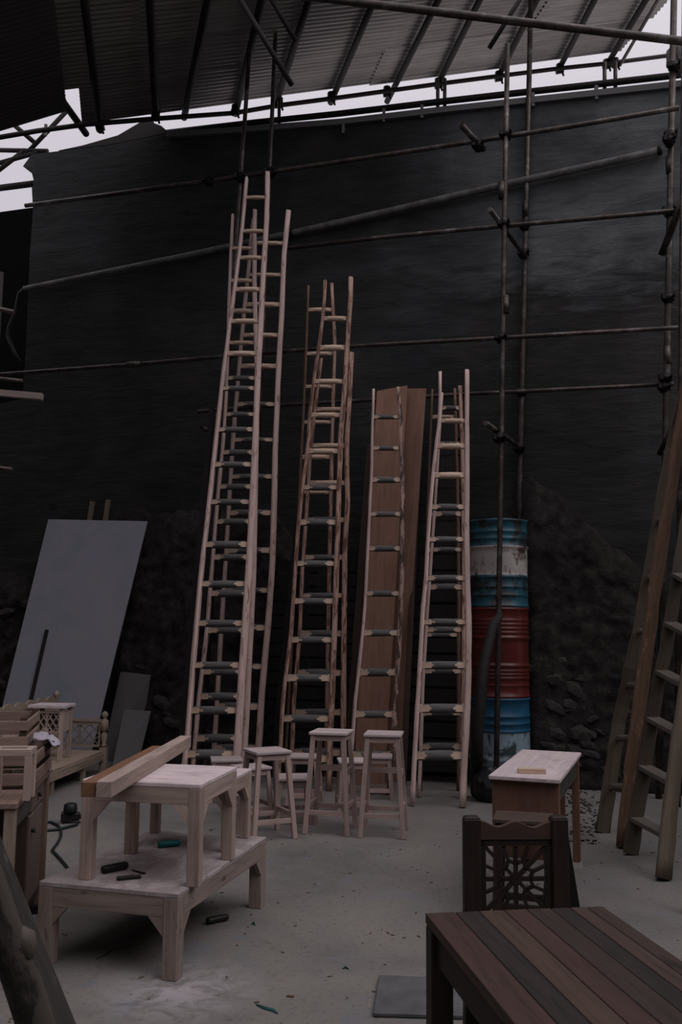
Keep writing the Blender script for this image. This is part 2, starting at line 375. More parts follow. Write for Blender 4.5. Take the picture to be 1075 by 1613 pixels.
# crumbled earth and rubble face at the foot of the back wall
def relief(name, prof, amp, seed, u0=None):
    """prof: pixel points of the broken upper edge, left to right"""
    uz = [wuv(WL(x, y)) for x, y in prof]
    mb = MB(); nu = int((uz[-1][0] - uz[0][0]) / 0.04); nz = 60; n0 = len(mb.v)
    for i in range(nu + 1):
        u = lerp(uz[0][0], uz[-1][0], i / nu)
        for (ua, za), (ub, zb) in zip(uz, uz[1:]):
            if ua <= u <= ub + 1e-6: top = lerp(za, zb, (u - ua) / max(1e-6, ub - ua)); break
        top = top + 0.16 * noise.noise(Vector((u * 2.2, seed, 0))) + 0.10 * noise.noise(Vector((u * 7, seed, 3)))
        ed = min(1.0, min(i, nu - i) / 5)
        for j in range(nz + 1):
            z = top * j / nz; q = j / nz
            d = ed * min(1.0, (1 - q) * 9) * (0.07 + amp * (1 - q) ** 1.6) + 0.05 * ed * min(1, (1 - q) * 6) * (noise.noise(Vector((u * 3, z * 3, seed))) + 0.8 * noise.noise(Vector((u * 9, z * 9, seed))) + 0.6 * noise.noise(Vector((u * 19, z * 19, seed))))
            mb.v.append(wpt(u, z, d if (1 - q) > 0 else -0.02))
    for i in range(nu):
        for j in range(nz):
            a = i * (nz + 1) + j
            mb.face([a, a + nz + 1, a + nz + 2, a + 1], [(0, 0)] * 4, 0, True)
    return struct(mb, name, RUBBLE)
rub1 = relief('trim_2', [(186, 812), (200, 800), (250, 795), (330, 792), (430, 800), (455, 830), (475, 900), (500, 1000)], 0.16, 1.3)
rub2 = relief('trim_3', [(806, 748), (835, 737), (875, 770), (905, 806), (940, 838), (985, 880), (1010, 905), (1040, 960), (1110, 1010)], 0.24, 5.1)
rub3 = relief('trim_4', [(-60, 905), (0, 893), (40, 898), (58, 930), (75, 1010)], 0.16, 9.7)
def stone_mesh(k):
    bm = bmesh.new(); bmesh.ops.create_icosphere(bm, subdivisions=1, radius=1.0)
    for v in bm.verts: v.co *= 1 + 0.35 * noise.noise(v.co * 1.7 + Vector((k * 7, 0, 0)))
    me = bpy.data.meshes.new('stone'); bm.to_mesh(me); bm.free(); me.materials.append(STONE); return me
SM = [stone_mesh(k) for k in range(4)]
rs = random.Random(3)
def stones(par, n, x0, x1, y0, y1, bias=1.0):
    for i in range(n):
        x = rs.uniform(x0, x1); y = y0 + (y1 - y0) * rs.random() ** bias
        q = max(0.0, (1180 - y) / 300)
        P = WL(x, y, 0.05 + 0.20 * max(0, 1 - q) ** 1.6)
        if P.z < 0.06: continue
        o = bpy.data.objects.new('stone', rs.choice(SM)); COL.objects.link(o); o.parent = par
        r = rs.uniform(0.035, 0.10)
        o.location = P; o.scale = (r * rs.uniform(1, 1.7), r * 0.8, r * rs.uniform(0.6, 1.0)); o.rotation_euler = (rs.uniform(-.3, .3), rs.uniform(-.5, .5), math.atan2(WE.y, WE.x))
stones(rub2, 38, 838, 1000, 1030, 1235, 0.8); stones(rub1, 9, 195, 300, 900, 1150); stones(rub3, 4, 0, 50, 930, 1080)

# ------------------------------------------------------------------ corrugated roof
E1 = WL(270, 177); PD = Vector((-0.225, 0.974, 0)).normalized(); QH = Vector((0.974, 0.225, 0)).normalized()
def slope_for(A, qh, x, y):
    lo, hi = -1.5, 1.5
    def py(s):                                      # image height where A + t*(qh + s z) crosses column x
        d = qh + Vector((0, 0, s)); dx = RT - FW * ((x - 537.5) / FPX)
        t = -(A - CAM).dot(dx) / d.dot(dx); P = A + d * t - CAM
        return 806.5 - FPX * P.dot(UP) / P.dot(FW), A + d * t
    for _ in range(60):
        m_ = (lo + hi) / 2; yy = py(m_)[0]
        up_is_up = py(hi)[0] < py(lo)[0]
        if (yy > y) == up_is_up: lo = m_
        else: hi = m_
    return lo, py(lo)[1]
s1, E2 = slope_for(E1, QH, 962, 86)
Q1 = (QH + Vector((0, 0, s1))).normalized(); N1 = Q1.cross(PD).normalized()
if N1.z < 0: N1 = -N1
def roof(x, y, drop=0.0): return onplane(x, y, E1 - Vector((0, 0, drop)), N1)
ceiling = bpy.data.objects.new('ceiling', None); COL.objects.link(ceiling); ceiling['kind'] = 'structure'
def sheet_mesh(L, waves=11, pitch=0.076, h=0.011, thick=0.003):
    mb = MB(); n = waves * 6
    for k in range(n + 1):
        y = -k / 6 * pitch; z = h * math.cos(2 * math.pi * k / 6)
        mb.v += [Vector((0, y, z)), Vector((L, y, z)), Vector((0, y, z + thick)), Vector((L, y, z + thick))]
    for k in range(n):
        a = 4 * k; b = a + 4
        mb.face([a, a + 1, b + 1, b], [(0, 0)] * 4, 0, True); mb.face([a + 3, a + 2, b + 2, b + 3], [(0, 0)] * 4, 0, True)
    return mb.mesh('roof_sheet', ZINC)
SH = {}
SHADED = mat('shade_dark_sheet', (0.045, 0.042, 0.04), 0.8)  # left slope sheets: shade of the closed left side put into the colour
def put_sheet(A, Q, Nn, t, s, L, lift, m_=None):
    L = (round(L, 2), m_ is not None)
    if L not in SH:
        SH[L] = sheet_mesh(L[0])
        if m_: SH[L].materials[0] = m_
    o = bpy.data.objects.new('roof_sheet', SH[L]); COL.objects.link(o); o.parent = ceiling
    m_ = Matrix((Q, PD, Q.cross(PD))).transposed().to_4x4(); m_.translation = A + Q * t - PD * s + Nn * lift
    o.matrix_local = m_
tl = (roof(127, 170) - E1).dot(Q1); tr = (E2 - E1).dot(Q1) + 0.05
sh_hole = -(roof(118, 131) - E1).dot(PD)
W = 0.76; depth_rows = 4
for r in range(depth_rows):
    t = tl if r == 0 else tl - 1.3
    k = 0
    while t < tr - 0.05:
        L = min(1.9 if k else (1.4 if r % 2 else 1.9), tr - t + (0.06 if r % 2 else 0.0))
        put_sheet(E1, Q1, N1, t, r * W + 0.02 * (k % 2), L + 0.1, 0.012 * (k % 2) + 0.006 * (r % 2)); t += L; k += 1
# lower left roof slope
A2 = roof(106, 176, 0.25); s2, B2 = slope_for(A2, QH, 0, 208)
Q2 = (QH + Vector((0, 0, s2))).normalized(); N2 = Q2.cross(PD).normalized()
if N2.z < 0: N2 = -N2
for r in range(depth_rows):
    for k in range(3): put_sheet(A2, Q2, N2, -1.75 * (k + 1), r * W, 1.85 if k else 1.75, 0.012 * (k % 2) + 0.006 * (r % 2), SHADED)
# purlins under the sheets, and the pole that carries the gable edge
def ptube(pts, r, name, m_, par, n=8):
    mb = MB(); mb.tube(pts, r, n); return mb.build(name, m_, par, world=True)
purl = [((136, 211), (0, 22)), ((158, 206), (133, 0)), ((246, 187), (236, 0)), ((290, 186), (327, 0)), ((371, 180), (412, 0)), ((436, 160), (487, 0)),
        ((521, 162), (590, 0)), ((610, 160), (691, 0)), ((690, 133), (756, 0)), ((786, 120), (846, 0)), ((881, 109), (937, 0)), ((956, 103), (1018, 0))]
for a, b in purl:
    A, B = roof(*a, 0.075), roof(*b, 0.075); d = (B - A).normalized()
    ptube([A, A + d * 3.15], 0.042, 'purlin', PURL, ceiling)
g1 = [(-40, 223), (60, 206), (135, 196), (245, 187), (370, 178), (440, 166), (540, 153), (700, 131), (785, 120), (880, 108), (957, 100), (1065, 86)]
ptube([roof(*q, 0.16) for q in g1], 0.03, 'gable_pole', PURL, ceiling)
A, B = roof(977, 103, 0.2), roof(1037, 0, 0.2)
ptube([A, A + (B - A) * 2], 0.024, 'purlin', PIPE, ceiling)
for x, y in ((158, 196), (246, 180), (371, 172), (440, 160), (522, 152), (610, 143), (691, 130), (786, 119), (882, 107), (956, 100), (970, 98)):
    P = roof(x, y, 0.12); mb = MB(); mb.tube([P + Vector((0, 0, -.06)), P + Vector((0, 0, .05))], 0.05, 8); mb.tube([P + Vector((-.05, 0, -.05)), P + Vector((.05, 0, -.03))], 0.045, 8); mb.tube([P + Vector((.03, -.02, -.07)), P + Vector((.05, -.02, -.13))], 0.014, 6); mb.build('clamp', CLAMP, ceiling, world=True)
# rail along the wall head and the short posts that stand on it
g2 = [(262, 209), (400, 193), (535, 179), (670, 163), (802, 148), (930, 134), (1062, 119), (1110, 113)]
ptube([WL(x, y, -0.12) for x, y in g2], 0.037, 'head_rail', PURL, ceiling)
for x, yt, yb in ((440, 158, 202), (690, 124, 174), (701, 124, 173), (953, 98, 146), (970, 98, 144)):
    ptube([WL(x, yb, -0.2), WL(x, yt, -0.2)], 0.022, 'post', PIPE, ceiling, 6)
for x, y in ((72, 195), (605, 172), (665, 166), (840, 147), (940, 136), (541, 190)):
    a = WL(x, y + 10, 0.03); mb = MB(); mb.box(a, (0.035, 0.03, 0.16)); mb.build('bracket', DGREYB, ceiling, world=True)
for a, b in (((-30, 300), (55, 289)), ((-20, 262), (60, 240)), ((38, 246), (105, 175)), ((-30, 236), (75, 238)), ((-20, 282), (40, 236)), ((0, 178), (55, 225))):
    ptube([WL(*a, -0.35), WL(*b, -0.35)], 0.045 if a[1] == 300 else 0.032, 'gable_pole', PURL, ceiling)
# torn corrugated scrap lying on the wall head
mb = MB(); pp = [(92, 237), (130, 229), (186, 213), (232, 186), (237, 186), (243, 194), (254, 198), (262, 205), (262, 209.5), (170, 228), (110, 235)]
mb.prism([WL(x, y, -0.05) for x, y in pp], -WN * 0.04); single(mb, 'scrap_sheet', PURL, 'torn dark scrap of sheet sticking up from the wall top, left', 'metal scrap')
# loose brace poles hanging under the roof
def pole_thing(name, a, b, Ya, Yb, r, label, m_=PIPE, ext=0.0):
    A, B = DP(*a, Ya), DP(*b, Yb); d = (B - A) * ext
    mb = MB(); mb.tube([A - d, (A + B) / 2, B + d], r, 10); return single(mb, name, m_, label, 'pole')
pole_thing('brace_pole', (498, -4), (1085, 66), 7.4, 7.0, 0.034, 'long brown pole crossing the top right corner under the roof', PIPE, 0.08)
pole_thing('brace_pole', (374, -8), (460, 134), 8.2, 8.4, 0.027, 'dark diagonal pole under the roof above the tallest ladder, the longer one', PURL, 0.0)
pole_thing('brace_pole', (425, -6), (467, 66), 8.5, 8.7, 0.026, 'short dark diagonal pole at the top edge above the tallest ladder', PURL, 0.0)
pole_thing('brace_pole', (771, 76), (823, -6), 8.4, 8.2, 0.023, 'short dark diagonal pole above the two tall scaffold uprights', PURL, 0.0)

# ------------------------------------------------------------------ pipe scaffold in front of the back wall
def scaf_origin(): return Vector((WL(785, 987, 0.8).x, WL(785, 987, 0.8).y, 0))
scaf = thing('pipe_scaffold', 'rusty pipe scaffold of uprights and ledgers standing before the dark wall', 'scaffold', scaf_origin())
def upright(pts, off, r, foot=None):
    P = [WL(x, y, off) for x, y in pts]
    d = P[-1] - P[-2]; P.append(P[-1] + d * (P[-1].z / -d.z)); return ptube(P, r, 'standard', PIPE, scaf, 10)
upright([(800, 70), (796, 300), (790, 700), (784, 1100)], 0.80, 0.027)
upright([(838, -60), (829, 350), (819, 760)], 0.06, 0.03)
upright([(393, 85), (380, 275)], 0.70, 0.024)
upright([(438, -40), (425, 275)], 0.66, 0.024)
upright([(1063, -40), (1056, 330), (1049, 700)], 0.55, 0.033)
upright([(1080, -20), (1075, 500)], 0.9, 0.03)
def ledger(pts, off, r, name='ledger'):
    return ptube([WL(x, y, o) for (x, y), o in zip(pts, off if hasattr(off, '__len__') else [off] * len(pts))], r, name, PIPE, scaf, 10)
ledger([(40, 324), (200, 303), (380, 278), (540, 254), (740, 224), (900, 199), (1070, 170)], 0.74, 0.026)
ledger([(452, 391), (600, 374), (780, 357), (920, 345), (1062, 332)], 0.74, 0.025)
ledger([(-30, 593), (0, 590), (210, 574), (450, 553), (560, 545), (790, 532), (1072, 516)], 0.74, 0.023)
ledger([(312, 648), (460, 637), (585, 630), (740, 620), (830, 616), (1062, 605)], [0.3, .3, .35, .5, .5, .5], 0.022)
for a, b, oa, ob, r in (((727, 197), (763, 236), 1.0, 0.7, 0.032), ((772, 330), (829, 405), 1.05, 0.1, 0.026), ((765, 666), (824, 708), 1.05, 0.1, 0.026), ((1082, 300), (1043, 401), 0.9, 0.5, 0.036),
                        ((1078, 640), (1040, 715), 0.9, 0.5, 0.03), ((318, 675), (345, 680), 0.5, 0.2, 0.028)):
    ptube([WL(*a, oa), WL(*b, ob)], r, 'transom', PIPE, scaf, 10)
def coupler(x, y, off):
    P = WL(x, y, off); mb = MB()
    mb.tube([P + Vector((0, 0, -.05)), P + Vector((0, 0, .05))], 0.044, 8); mb.tube([P - WE * 0.055 + WN * .02, P + WE * 0.055 + WN * .02], 0.04, 8)
    mb.tube([P + WN * .03 + WE * .05, P + WN * .12 + WE * .05], 0.014, 6); mb.box(P + WN * 0.06 - WE * 0.045, (0.035, 0.05, 0.05))
    mb.build('coupler', CLAMP, scaf, world=True)
for x, y, o in ((798, 213, .78), (795, 353, .78), (790, 532, .78), (754, 230, .76), (826, 400, .08), (827, 355, .1), (819, 706, .1), (788, 690, .8), (380, 280, .72), (427, 272, .7),
                (1057, 215, .58), (1055, 222, .6), (1054, 333, .58), (1053, 470, .56), (1049, 596, .55), (1047, 610, .55), (822, 616, .1), (1062, 106, .56), (330, 285, .74)):
    coupler(x, y, o)
for x, y, o in ((797, 480, .8), (791, 300, .8), (828, 330, .06), (1055, 260, .55), (1052, 560, .55), (212, 574, .74)):
    P = WL(x, y, o); mb = MB(); d = WE if o == .74 else Vector((0, 0, 1)); mb.tube([P - d * .09, P + d * .09], 0.036, 10); mb.build('sleeve', PIPE, scaf, world=True)

bm = bmesh.new(); bmesh.ops.create_icosphere(bm, subdivisions=3, radius=1.0)
for v in bm.verts:
    v.co *= 1 + .2 * noise.noise(v.co * 2.5) + .07 * noise.noise(v.co * 8); v.co = Vector((v.co.x * .13, v.co.y * .12, v.co.z * .19))
me = bpy.data.meshes.new('grey_bundle'); bm.to_mesh(me); bm.free(); me.materials.append(mat('grey_sacking', (.16, .15, .15), .9))
o = bpy.data.objects.new('grey_bundle', me); COL.objects.link(o); o.location = WL(1072, 92, .42); tag(o, 'grey cloth bundle tied to the scaffold upright, top right edge', 'bundle')

# sloping grey pipe fixed across the wall, with its hose at the left end
mb = MB(); mb.tube([WL(x, y, 0.07) for x, y in ((38, 455), (160, 430), (300, 401), (460, 367), (620, 331), (790, 292), (920, 264), (1044, 236))], [0.034, .034, .035, .037, .04, .041, .042, .042], 12)
pip = thing('wall_pipe', 'thick grey pipe sloping up the dark wall to the right', 'pipe', Vector((WL(300, 401, .07).x, WL(300, 401, .07).y, WL(300, 401).z)))
mb.build('pipe', mat('grey_conduit', (0.11, 0.11, 0.105), 0.6, 0, lambda nt, b: nt.links.new(ramp(nt, noise_tex(nt, coords(nt, (1, 1, 1)), 5, 5), [(0.35, (0.06, 0.057, 0.052)), (0.65, (0.16, 0.16, 0.155))]), b.inputs['Base Color'])), pip, world=True)
mb = MB(); mb.tube([WL(x, y, 0.07) for x, y in ((38, 455), (30, 462), (25, 488), (14, 515), (12, 530), (24, 556), (34, 572))], 0.022, 8); mb.build('hose', BLACK, pip, world=True)
for x, y in ((1040, 237), (790, 292), (460, 367)):
    P = WL(x, y, .07); mb = MB(); mb.tube([P - WE * .02, P + WE * .02], .052, 12); mb.build('pipe_clip', CLAMP, pip, world=True)
for x, y in ((290, 329), (83, 797)):
    mb = MB(); P = WL(x, y); mb.tube([P - WN * .02, P + WN * 0.012], 0.05, 10); o = mb.build('putlog_hole', BLACK, wall)

# ------------------------------------------------------------------ ladders of poles
def interp(pts, y):
    for (xa, ya), (xb, yb) in zip(pts, pts[1:]):
        if ya <= y <= yb: return lerp(xa, xb, (y - ya) / (yb - ya))
    (xa, ya), (xb, yb) = (pts[0], pts[1]) if y < pts[0][1] else (pts[-2], pts[-1])
    return xa + (xb - xa) * (y - ya) / (yb - ya)
def rung_mesh(k):
    """unit rung along x (-.5..+.5): round bark pole, both ends sliced slantwise on the front into pale ovals"""
    rr = random.Random(k); mb = MB(); n = 12; ts = [-.5, -.45, -.4, -.35, -.3, -.26, -.22, -.17, 0, .17, .22, .26, .3, .35, .4, .45, .5]
    ca = rr.uniform(.26, .34); cb = rr.uniform(.26, .34); cl = []
    for t in ts:
        d = (t + .5) / ca if t < 0 else (.5 - t) / cb
        lim = 0.12 + 0.93 * d if d < 1 else 2
        rad = (1 + 0.06 * rr.uniform(-1, 1)) * (0.86 + 0.14 * min(1, d))
        for j in range(n):
            a = 2 * math.pi * (j + .5) / n; y, z = rad * math.sin(a), rad * math.cos(a)
            c = -y > lim * rad
            if c: y = -lim * rad
            cl.append(c); mb.v.append(Vector((t, y, z)))
    bare = k % 3 == 0
    for i in range(len(ts) - 1):
        for j in range(n):
            j2 = (j + 1) % n; q = [i * n + j, (i + 1) * n + j, (i + 1) * n + j2, i * n + j2]
            P = [mb.v[x] for x in q]; cut = sum(cl[x] for x in q) >= 3
            mb.face(q, [(p.x * .4, (j + c) * .02) for p, c in zip(P, (0, 0, 1, 1))], 1 if (cut or bare) else 0, not cut)
    mb.face([j for j in range(n)], [(0, 0)] * n, 1); mb.face([(len(ts) - 1) * n + n - 1 - j for j in range(n)], [(0, 0)] * n, 1)
    return mb.mesh('rung', [BARK, CUT])
RM = [rung_mesh(k) for k in range(6)]
LADG = 'handmade pole ladders leaning in a row on the back wall'
RMD = []
for k in (0, 3): me = RM[k].copy(); me.materials[0] = RAILG; me.materials[1] = RAILG; RMD.append(me)
def ladder(label, footL, footR, topc, left, right, rungs, mats, rr=(0.017, 0.034), rl=(0.03, 0.04), flat=1.0, seed=0, C=None, tilt=0.0, treads=False, cat='ladder', group=LADG, rpick=None):
    A, B = FL(*footL), FL(*footR); C0 = C
    if C is None: C = WL(*topc)
    Np = (B - A).cross(C - A).normalized()
    if Np.dot(CAM - A) < 0: Np = -Np
    t = thing('pole_ladder', label, cat, (A + B) / 2, 0, group)
    lp = left + [footL]; rp = right + [footR]
    rv = random.Random(seed + 11)
    for pts, side in ((lp, 0), (rp, 1)):
        ys = [p[1] for p in pts]; n = 26; P = []; rad = []
        for i in range(n + 1):
            y = lerp(ys[0], ys[-1], i / n); x = interp(pts, y)
            q = onplane(x, y, A, Np); q += Np * 0.012 * noise.noise(Vector((i * .4, seed, side)))
            P.append(q); rad.append((.86 if side == 0 and C0 is None else 1) * lerp(rl[0], rl[1], i / n) * (1 + 0.10 * noise.noise(Vector((i * .55, seed * 3, side + 5)))))
        P[-1].z = max(0.004, P[-1].z)
        mb = MB(); inw = (B - A).normalized() * (1 if side == 0 else -1); mb.tube(P, rad, 14, 0, True, 0.16, flat, seed + side * 3, inw, .25 if side == 0 else .5); mb.build('rail', mats[side], t, world=True)
    ytop = min(lp[0][1], rp[0][1]); ybot = max(footL[1], footR[1])
    inv = parent_matrix(t).inverted()
    for i, y in enumerate(rungs):
        a = onplane(interp(lp, y), y, A, Np); dy = tilt * (interp(rp, y) - interp(lp, y))
        b = onplane(interp(rp, y + dy), y + dy, A, Np); c = (a + b) / 2 + Np * 0.0; q = (y - ytop) / (ybot - ytop)
        x = (b - a).normalized(); yv = -Np; z = x.cross(yv).normalized(); yv = z.cross(x)
        L = (b - a).length; r = 1.24 * lerp(rr[0], rr[1], q) * rv.uniform(.88, 1.12)
        if treads:
            mb = MB(); mb.box((0, 0, 0), (L, 0.10, 0.028)); me = mb.mesh('tread', mats[2])
            o = bpy.data.objects.new('tread', me); z = Vector((0, 0, 1)); yv = z.cross(x).normalized(); z = x.cross(yv)
            m_ = Matrix((x, yv, z)).transposed().to_4x4()
        else:
            k = rv.randrange(6) if rpick is None else rpick(i, rv)
            o = bpy.data.objects.new('rung', RMD[k % 2] if C0 is not None else RM[k]); m_ = (Matrix((x * (L + 0.02), yv * r, z * r))).transposed().to_4x4()
        m_.translation = c; COL.objects.link(o); o.parent = t; o.matrix_local = inv @ m_
    return t
bark = lambda i, rv: rv.choice((1, 2, 4, 5)); bare = lambda i, rv: rv.choice((0, 3, 3, 1))
mixr = lambda k: (lambda i, rv: rv.choice((0, 3)) if i < k else rv.choice((1, 2, 4, 5, 5)))
# tallest leaning stack, back to front
ladder('back ladder of the tallest stack, smooth right rail standing apart at right', (336, 1226), (402, 1228), (454, 332, 0.93),
       [(401, 345), (385, 500), (368, 700), (356, 900), (344, 1100)], [(454, 332), (447, 400), (443, 500), (438, 580), (436, 640), (433, 700), (431, 800), (428, 900), (420, 1000), (411, 1100), (407, 1170)],
       [383, 433, 480, 528, 577, 637, 693, 751, 808, 867, 930, 989, 1050, 1113, 1178], (RAIL1, RAIL1), (.017, .036), (.032, .042), seed=1, rpick=mixr(5))
ladder('middle ladder of the tallest stack, half hidden behind the foremost tall ladder', (303, 1238), (381, 1240), (401, 332, 1.04),
       [(368, 338), (364, 420), (361, 520), (358, 620), (353, 700), (343, 800), (335, 900), (327, 1000), (315, 1100)], [(401, 331), (400, 450), (405, 600), (402, 750), (399, 900), (394, 1000), (389, 1100), (384, 1190)],
       [391, 442, 490, 540, 596, 653, 713, 767, 822, 878, 935, 993, 1058, 1097, 1163], (RAIL1, RAIL1), (.016, .034), (.028, .038), seed=2, rpick=mixr(4))
ladder('tallest pale peeled pole ladder, foremost of the left stack', (288, 1248), (366, 1250), (421, 272, 1.12),
       [(390, 280), (385, 340), (378, 400), (369, 470), (364, 505), (352, 600), (336, 750), (319, 900), (306, 1050), (297, 1170)],
       [(421, 272), (420, 340), (416, 400), (413, 440), (412, 480), (407, 560), (405, 600), (399, 750), (391, 900), (381, 1050), (373, 1180)],
       [311, 364, 406, 456, 506, 557, 612, 677, 732, 791, 858, 920, 982, 1048, 1119, 1188], (RAIL1, RAIL1), (.017, .038), (.032, .049), seed=3, rpick=mixr(6))
# second stack
ladder('dark brown narrow ladder at the back of the second stack', (450, 1222), (512, 1222), (523, 446, 0.9),
       [(487, 450), (484, 540), (480, 640), (472, 800)], [(522, 446), (527, 540), (524, 640), (520, 800)], [488, 557, 609, 665, 720, 775], (RAILD, RAIL2), (.016, .026), (.022, .03), seed=4, rpick=bare)
ladder('middle ladder of the second stack with its bark flecked right rail', (458, 1234), (539, 1236), (553, 555, 1.0),
       [(508, 565), (497, 650), (490, 720), (482, 850), (478, 900), (474, 1000), (465, 1100), (463, 1170)], [(553, 555), (550, 624), (545, 700), (546, 750), (547, 800), (543, 850), (542, 900), (541, 1000), (540, 1100), (540, 1160)],
       [645, 702, 761, 819, 878, 938, 998, 1060, 1122, 1185], (RAIL2, RAIL2), (.018, .034), (.03, .038), seed=5, rpick=mixr(3))
ladder('reddish brown knotty ladder, foremost of the second stack', (440, 1244), (517, 1246), (551, 437, 1.1),
       [(514, 442), (512, 480), (508, 520), (502, 560), (496, 600), (490, 650), (487, 700), (479, 760), (470, 850), (467, 900), (460, 1000), (448, 1100), (444, 1170)],
       [(552, 437), (551, 480), (549, 500), (546, 550), (543, 600), (541, 630), (536, 680), (534, 750), (531, 850), (529, 900), (526, 1000), (522, 1100), (520, 1150)],
       [502, 548, 601, 654, 711, 768, 823, 888, 947, 1008, 1068, 1132, 1195], (RAIL2, RAIL2), (.02, .036), (.031, .036), seed=6, rpick=mixr(5))
# third: single ladder before brown planks
ladder('shorter ladder with rough half barked right rail, leaning over brown planks', (549, 1250), (612, 1252), (628, 612, 1.15),
       [(590, 613), (588, 680), (587, 740), (584, 800), (581, 870), (577, 950), (571, 1020), (562, 1100), (558, 1160)], [(627, 610), (631, 660), (631, 710), (634, 770), (633, 850), (633, 910), (629, 1000), (624, 1100), (619, 1170)],
       [657, 706, 756, 810, 864, 935, 997, 1059, 1125, 1190], (RAIL1, RAIL3), (.019, .035), (.024, .034), seed=7, rpick=bark)
# fourth stack
ladder('dark narrow ladder hidden at the back of the rightmost wall stack', (664, 1246), (722, 1246), (716, 612, 0.9),
       [(682, 613), (677, 760), (672, 900)], [(716, 612), (720, 760), (722, 900)], [657, 810, 866, 925, 1000], (RAILD, RAILD), (.016, .026), (.02, .028), seed=8, rpick=bare)
ladder('middle ladder of the rightmost wall stack, its short left rail behind the front one', (662, 1256), (726, 1258), (724, 610, 1.0),
       [(698, 619), (694, 680), (688, 780), (681, 880), (674, 980), (668, 1080)], [(724, 608), (727, 680), (729, 780), (730, 900), (730, 1050)], [643, 699, 810, 866, 925, 992, 1056, 1122, 1176], (RAIL1, RAIL2), (.018, .034), (.024, .032), seed=9, rpick=bark)
ladder('pale ladder with a thick straight right rail, rightmost of the row along the wall', (652, 1270), (727, 1272), (735, 583, 1.12),
       [(695, 586), (695, 640), (694, 665), (688, 707), (684, 750), (680, 798), (676, 855), (674, 900), (668, 967), (664, 1047), (660, 1113), (655, 1207)],
       [(735, 583), (735, 665), (735, 750), (734, 855), (735, 900), (737, 980), (737, 1047), (735, 1113), (730, 1207)],
       [663, 703, 749, 799, 850, 911, 980, 1048, 1116, 1190], (RAIL1, RAIL1), (.019, .037), (.028, .042), seed=10, rpick=mixr(3))
# ladders leaning at the right edge of the yard
ladder('dark old ladder seen nearly edge-on, leaning right of the school desk', (950, 1312), (982, 1336), None,
       [(1095, 560), (1060, 690), (1029, 870), (997, 1045), (977, 1126)], [(1108, 480), (1068, 697), (1052, 800), (1035, 914), (1011, 1082), (995, 1216)], [820, 910, 995, 1080, 1163, 1240],
       (RAILG, RAILD), (.018, .024), (.040, .056), seed=12, C=DP(1068, 697, 6.95), group=None, rpick=bare)
ladder('step ladder with flat treads cut off by the right frame edge', (994, 1347), (1046, 1386), None,
       [(1110, 640), (1068, 910), (1045, 1045), (1029, 1126), (1013, 1222)], [(1142, 560), (1108, 850), (1075, 1126), (1058, 1255)], [905, 982, 1058, 1132, 1208, 1290],
       (RAILG, wood('pale_olive_rail', (0.16, 0.128, 0.092), dark=0.8), wood('dusty_tread', (0.12, 0.102, 0.09))), (.018, .024), (.05, .075), seed=13, C=DP(1068, 910, 6.7), group=None, treads=True, tilt=0.5, flat=0.6)
sid = thing('side_scaffold', 'pipe frame beyond the right frame edge that props the step ladder', 'scaffold', (2.9, 6.3, 0))
for x, y in ((2.93, 5.7), (2.93, 7.1)):
    mb = MB(); mb.tube([(x, y, 0), (x, y, 4.4)], .025, 8); mb.build('standard', PIPE, sid, world=True)
mb = MB(); mb.tube([(2.88, 5.4, 4.0), (2.88, 7.2, 4.0)], .025, 8); mb.build('ledger', PIPE, sid, world=True)

# boards leaning in the row
def board(label, px, off_top, foot_px, t, m_, name='leaning_plank', cat='plank', group=None):
    """px: two upper pixel corners (at wall offset), foot_px: two floor corners"""
    mb = MB(); tlp, trp = WL(*px[0], off_top), WL(*px[1], off_top); bl, br = FL(*foot_px[0]), FL(*foot_px[1])
    slab(mb, [bl, br, trp, tlp], t); return single(mb, name, m_, label, cat, group, bevel=0.003)
board('wide brown plank behind the half barked ladder, with a straight top', ((594, 616), (642, 607)), 0.80, ((556, 1236), (606, 1238)), 0.02, BROWNB)
board('long tapered brown plank right of the half barked ladder', ((641, 612), (672, 612)), 0.72, ((604, 1232), (630, 1232)), 0.02, BROWNB)
board('narrow dark plank leaning just left of the half barked ladder', ((578, 700), (588, 702)), 0.6, ((540, 1226), (556, 1227)), 0.03, BROWNB2)
board('dark batten leaning between the tallest and second ladder stacks', ((466, 800), (474, 800)), 0.55, ((424, 1224), (438, 1225)), 0.03, BLACKW)
board('narrow brown board leaning between the half barked and rightmost wall ladders', ((655, 760), (662, 760)), 0.5, ((630, 1240), (640, 1240)), 0.02, BROWNB2)
board('thin dark pole leaning left of the tallest ladder stack', ((330, 640), (337, 640)), 0.9, ((275, 1226), (288, 1227)), 0.03, BLACKW)
def slatted(label, xa, xb, ytop, ybot, off, pitch, n):
    base = WL((xa + xb) / 2, 1200, off); t = thing('slatted_gate', label, 'gate', (base.x, base.y, 0))
    P = lambda x, z: (lambda q: Vector((q.x, q.y, z)))(WL(x, 987, off))
    z1 = WL(xa, ytop, off).z; z0 = max(0.02, WL(xa, ybot, off).z); k = int((z1 - z0) / pitch)
    for i in range(k):
        z = z0 + (i + .5) * pitch; a, b = P(xa, z), P(xb, z); mb = MB(); mb.bar(a, b, pitch * .84, .02, WN); mb.build('slat', BLACKW, t, world=True)
    for i in range(n):
        x = lerp(xa + 6, xb - 6, i / (n - 1)); a, b = P(x, 0), P(x, z1); mb = MB(); mb.bar(a - WN * .036, b - WN * .036, .07, .04, WN); mb.build('upright', BLACKW, t, world=True)
slatted('blackened slatted wooden panel standing behind the second ladder stack', 424, 560, 880, 1215, 0.42, 0.15, 3)
slatted('tall blackened slatted panel standing behind the rightmost wall ladders', 640, 730, 660, 1215, 0.42, 0.17, 2)

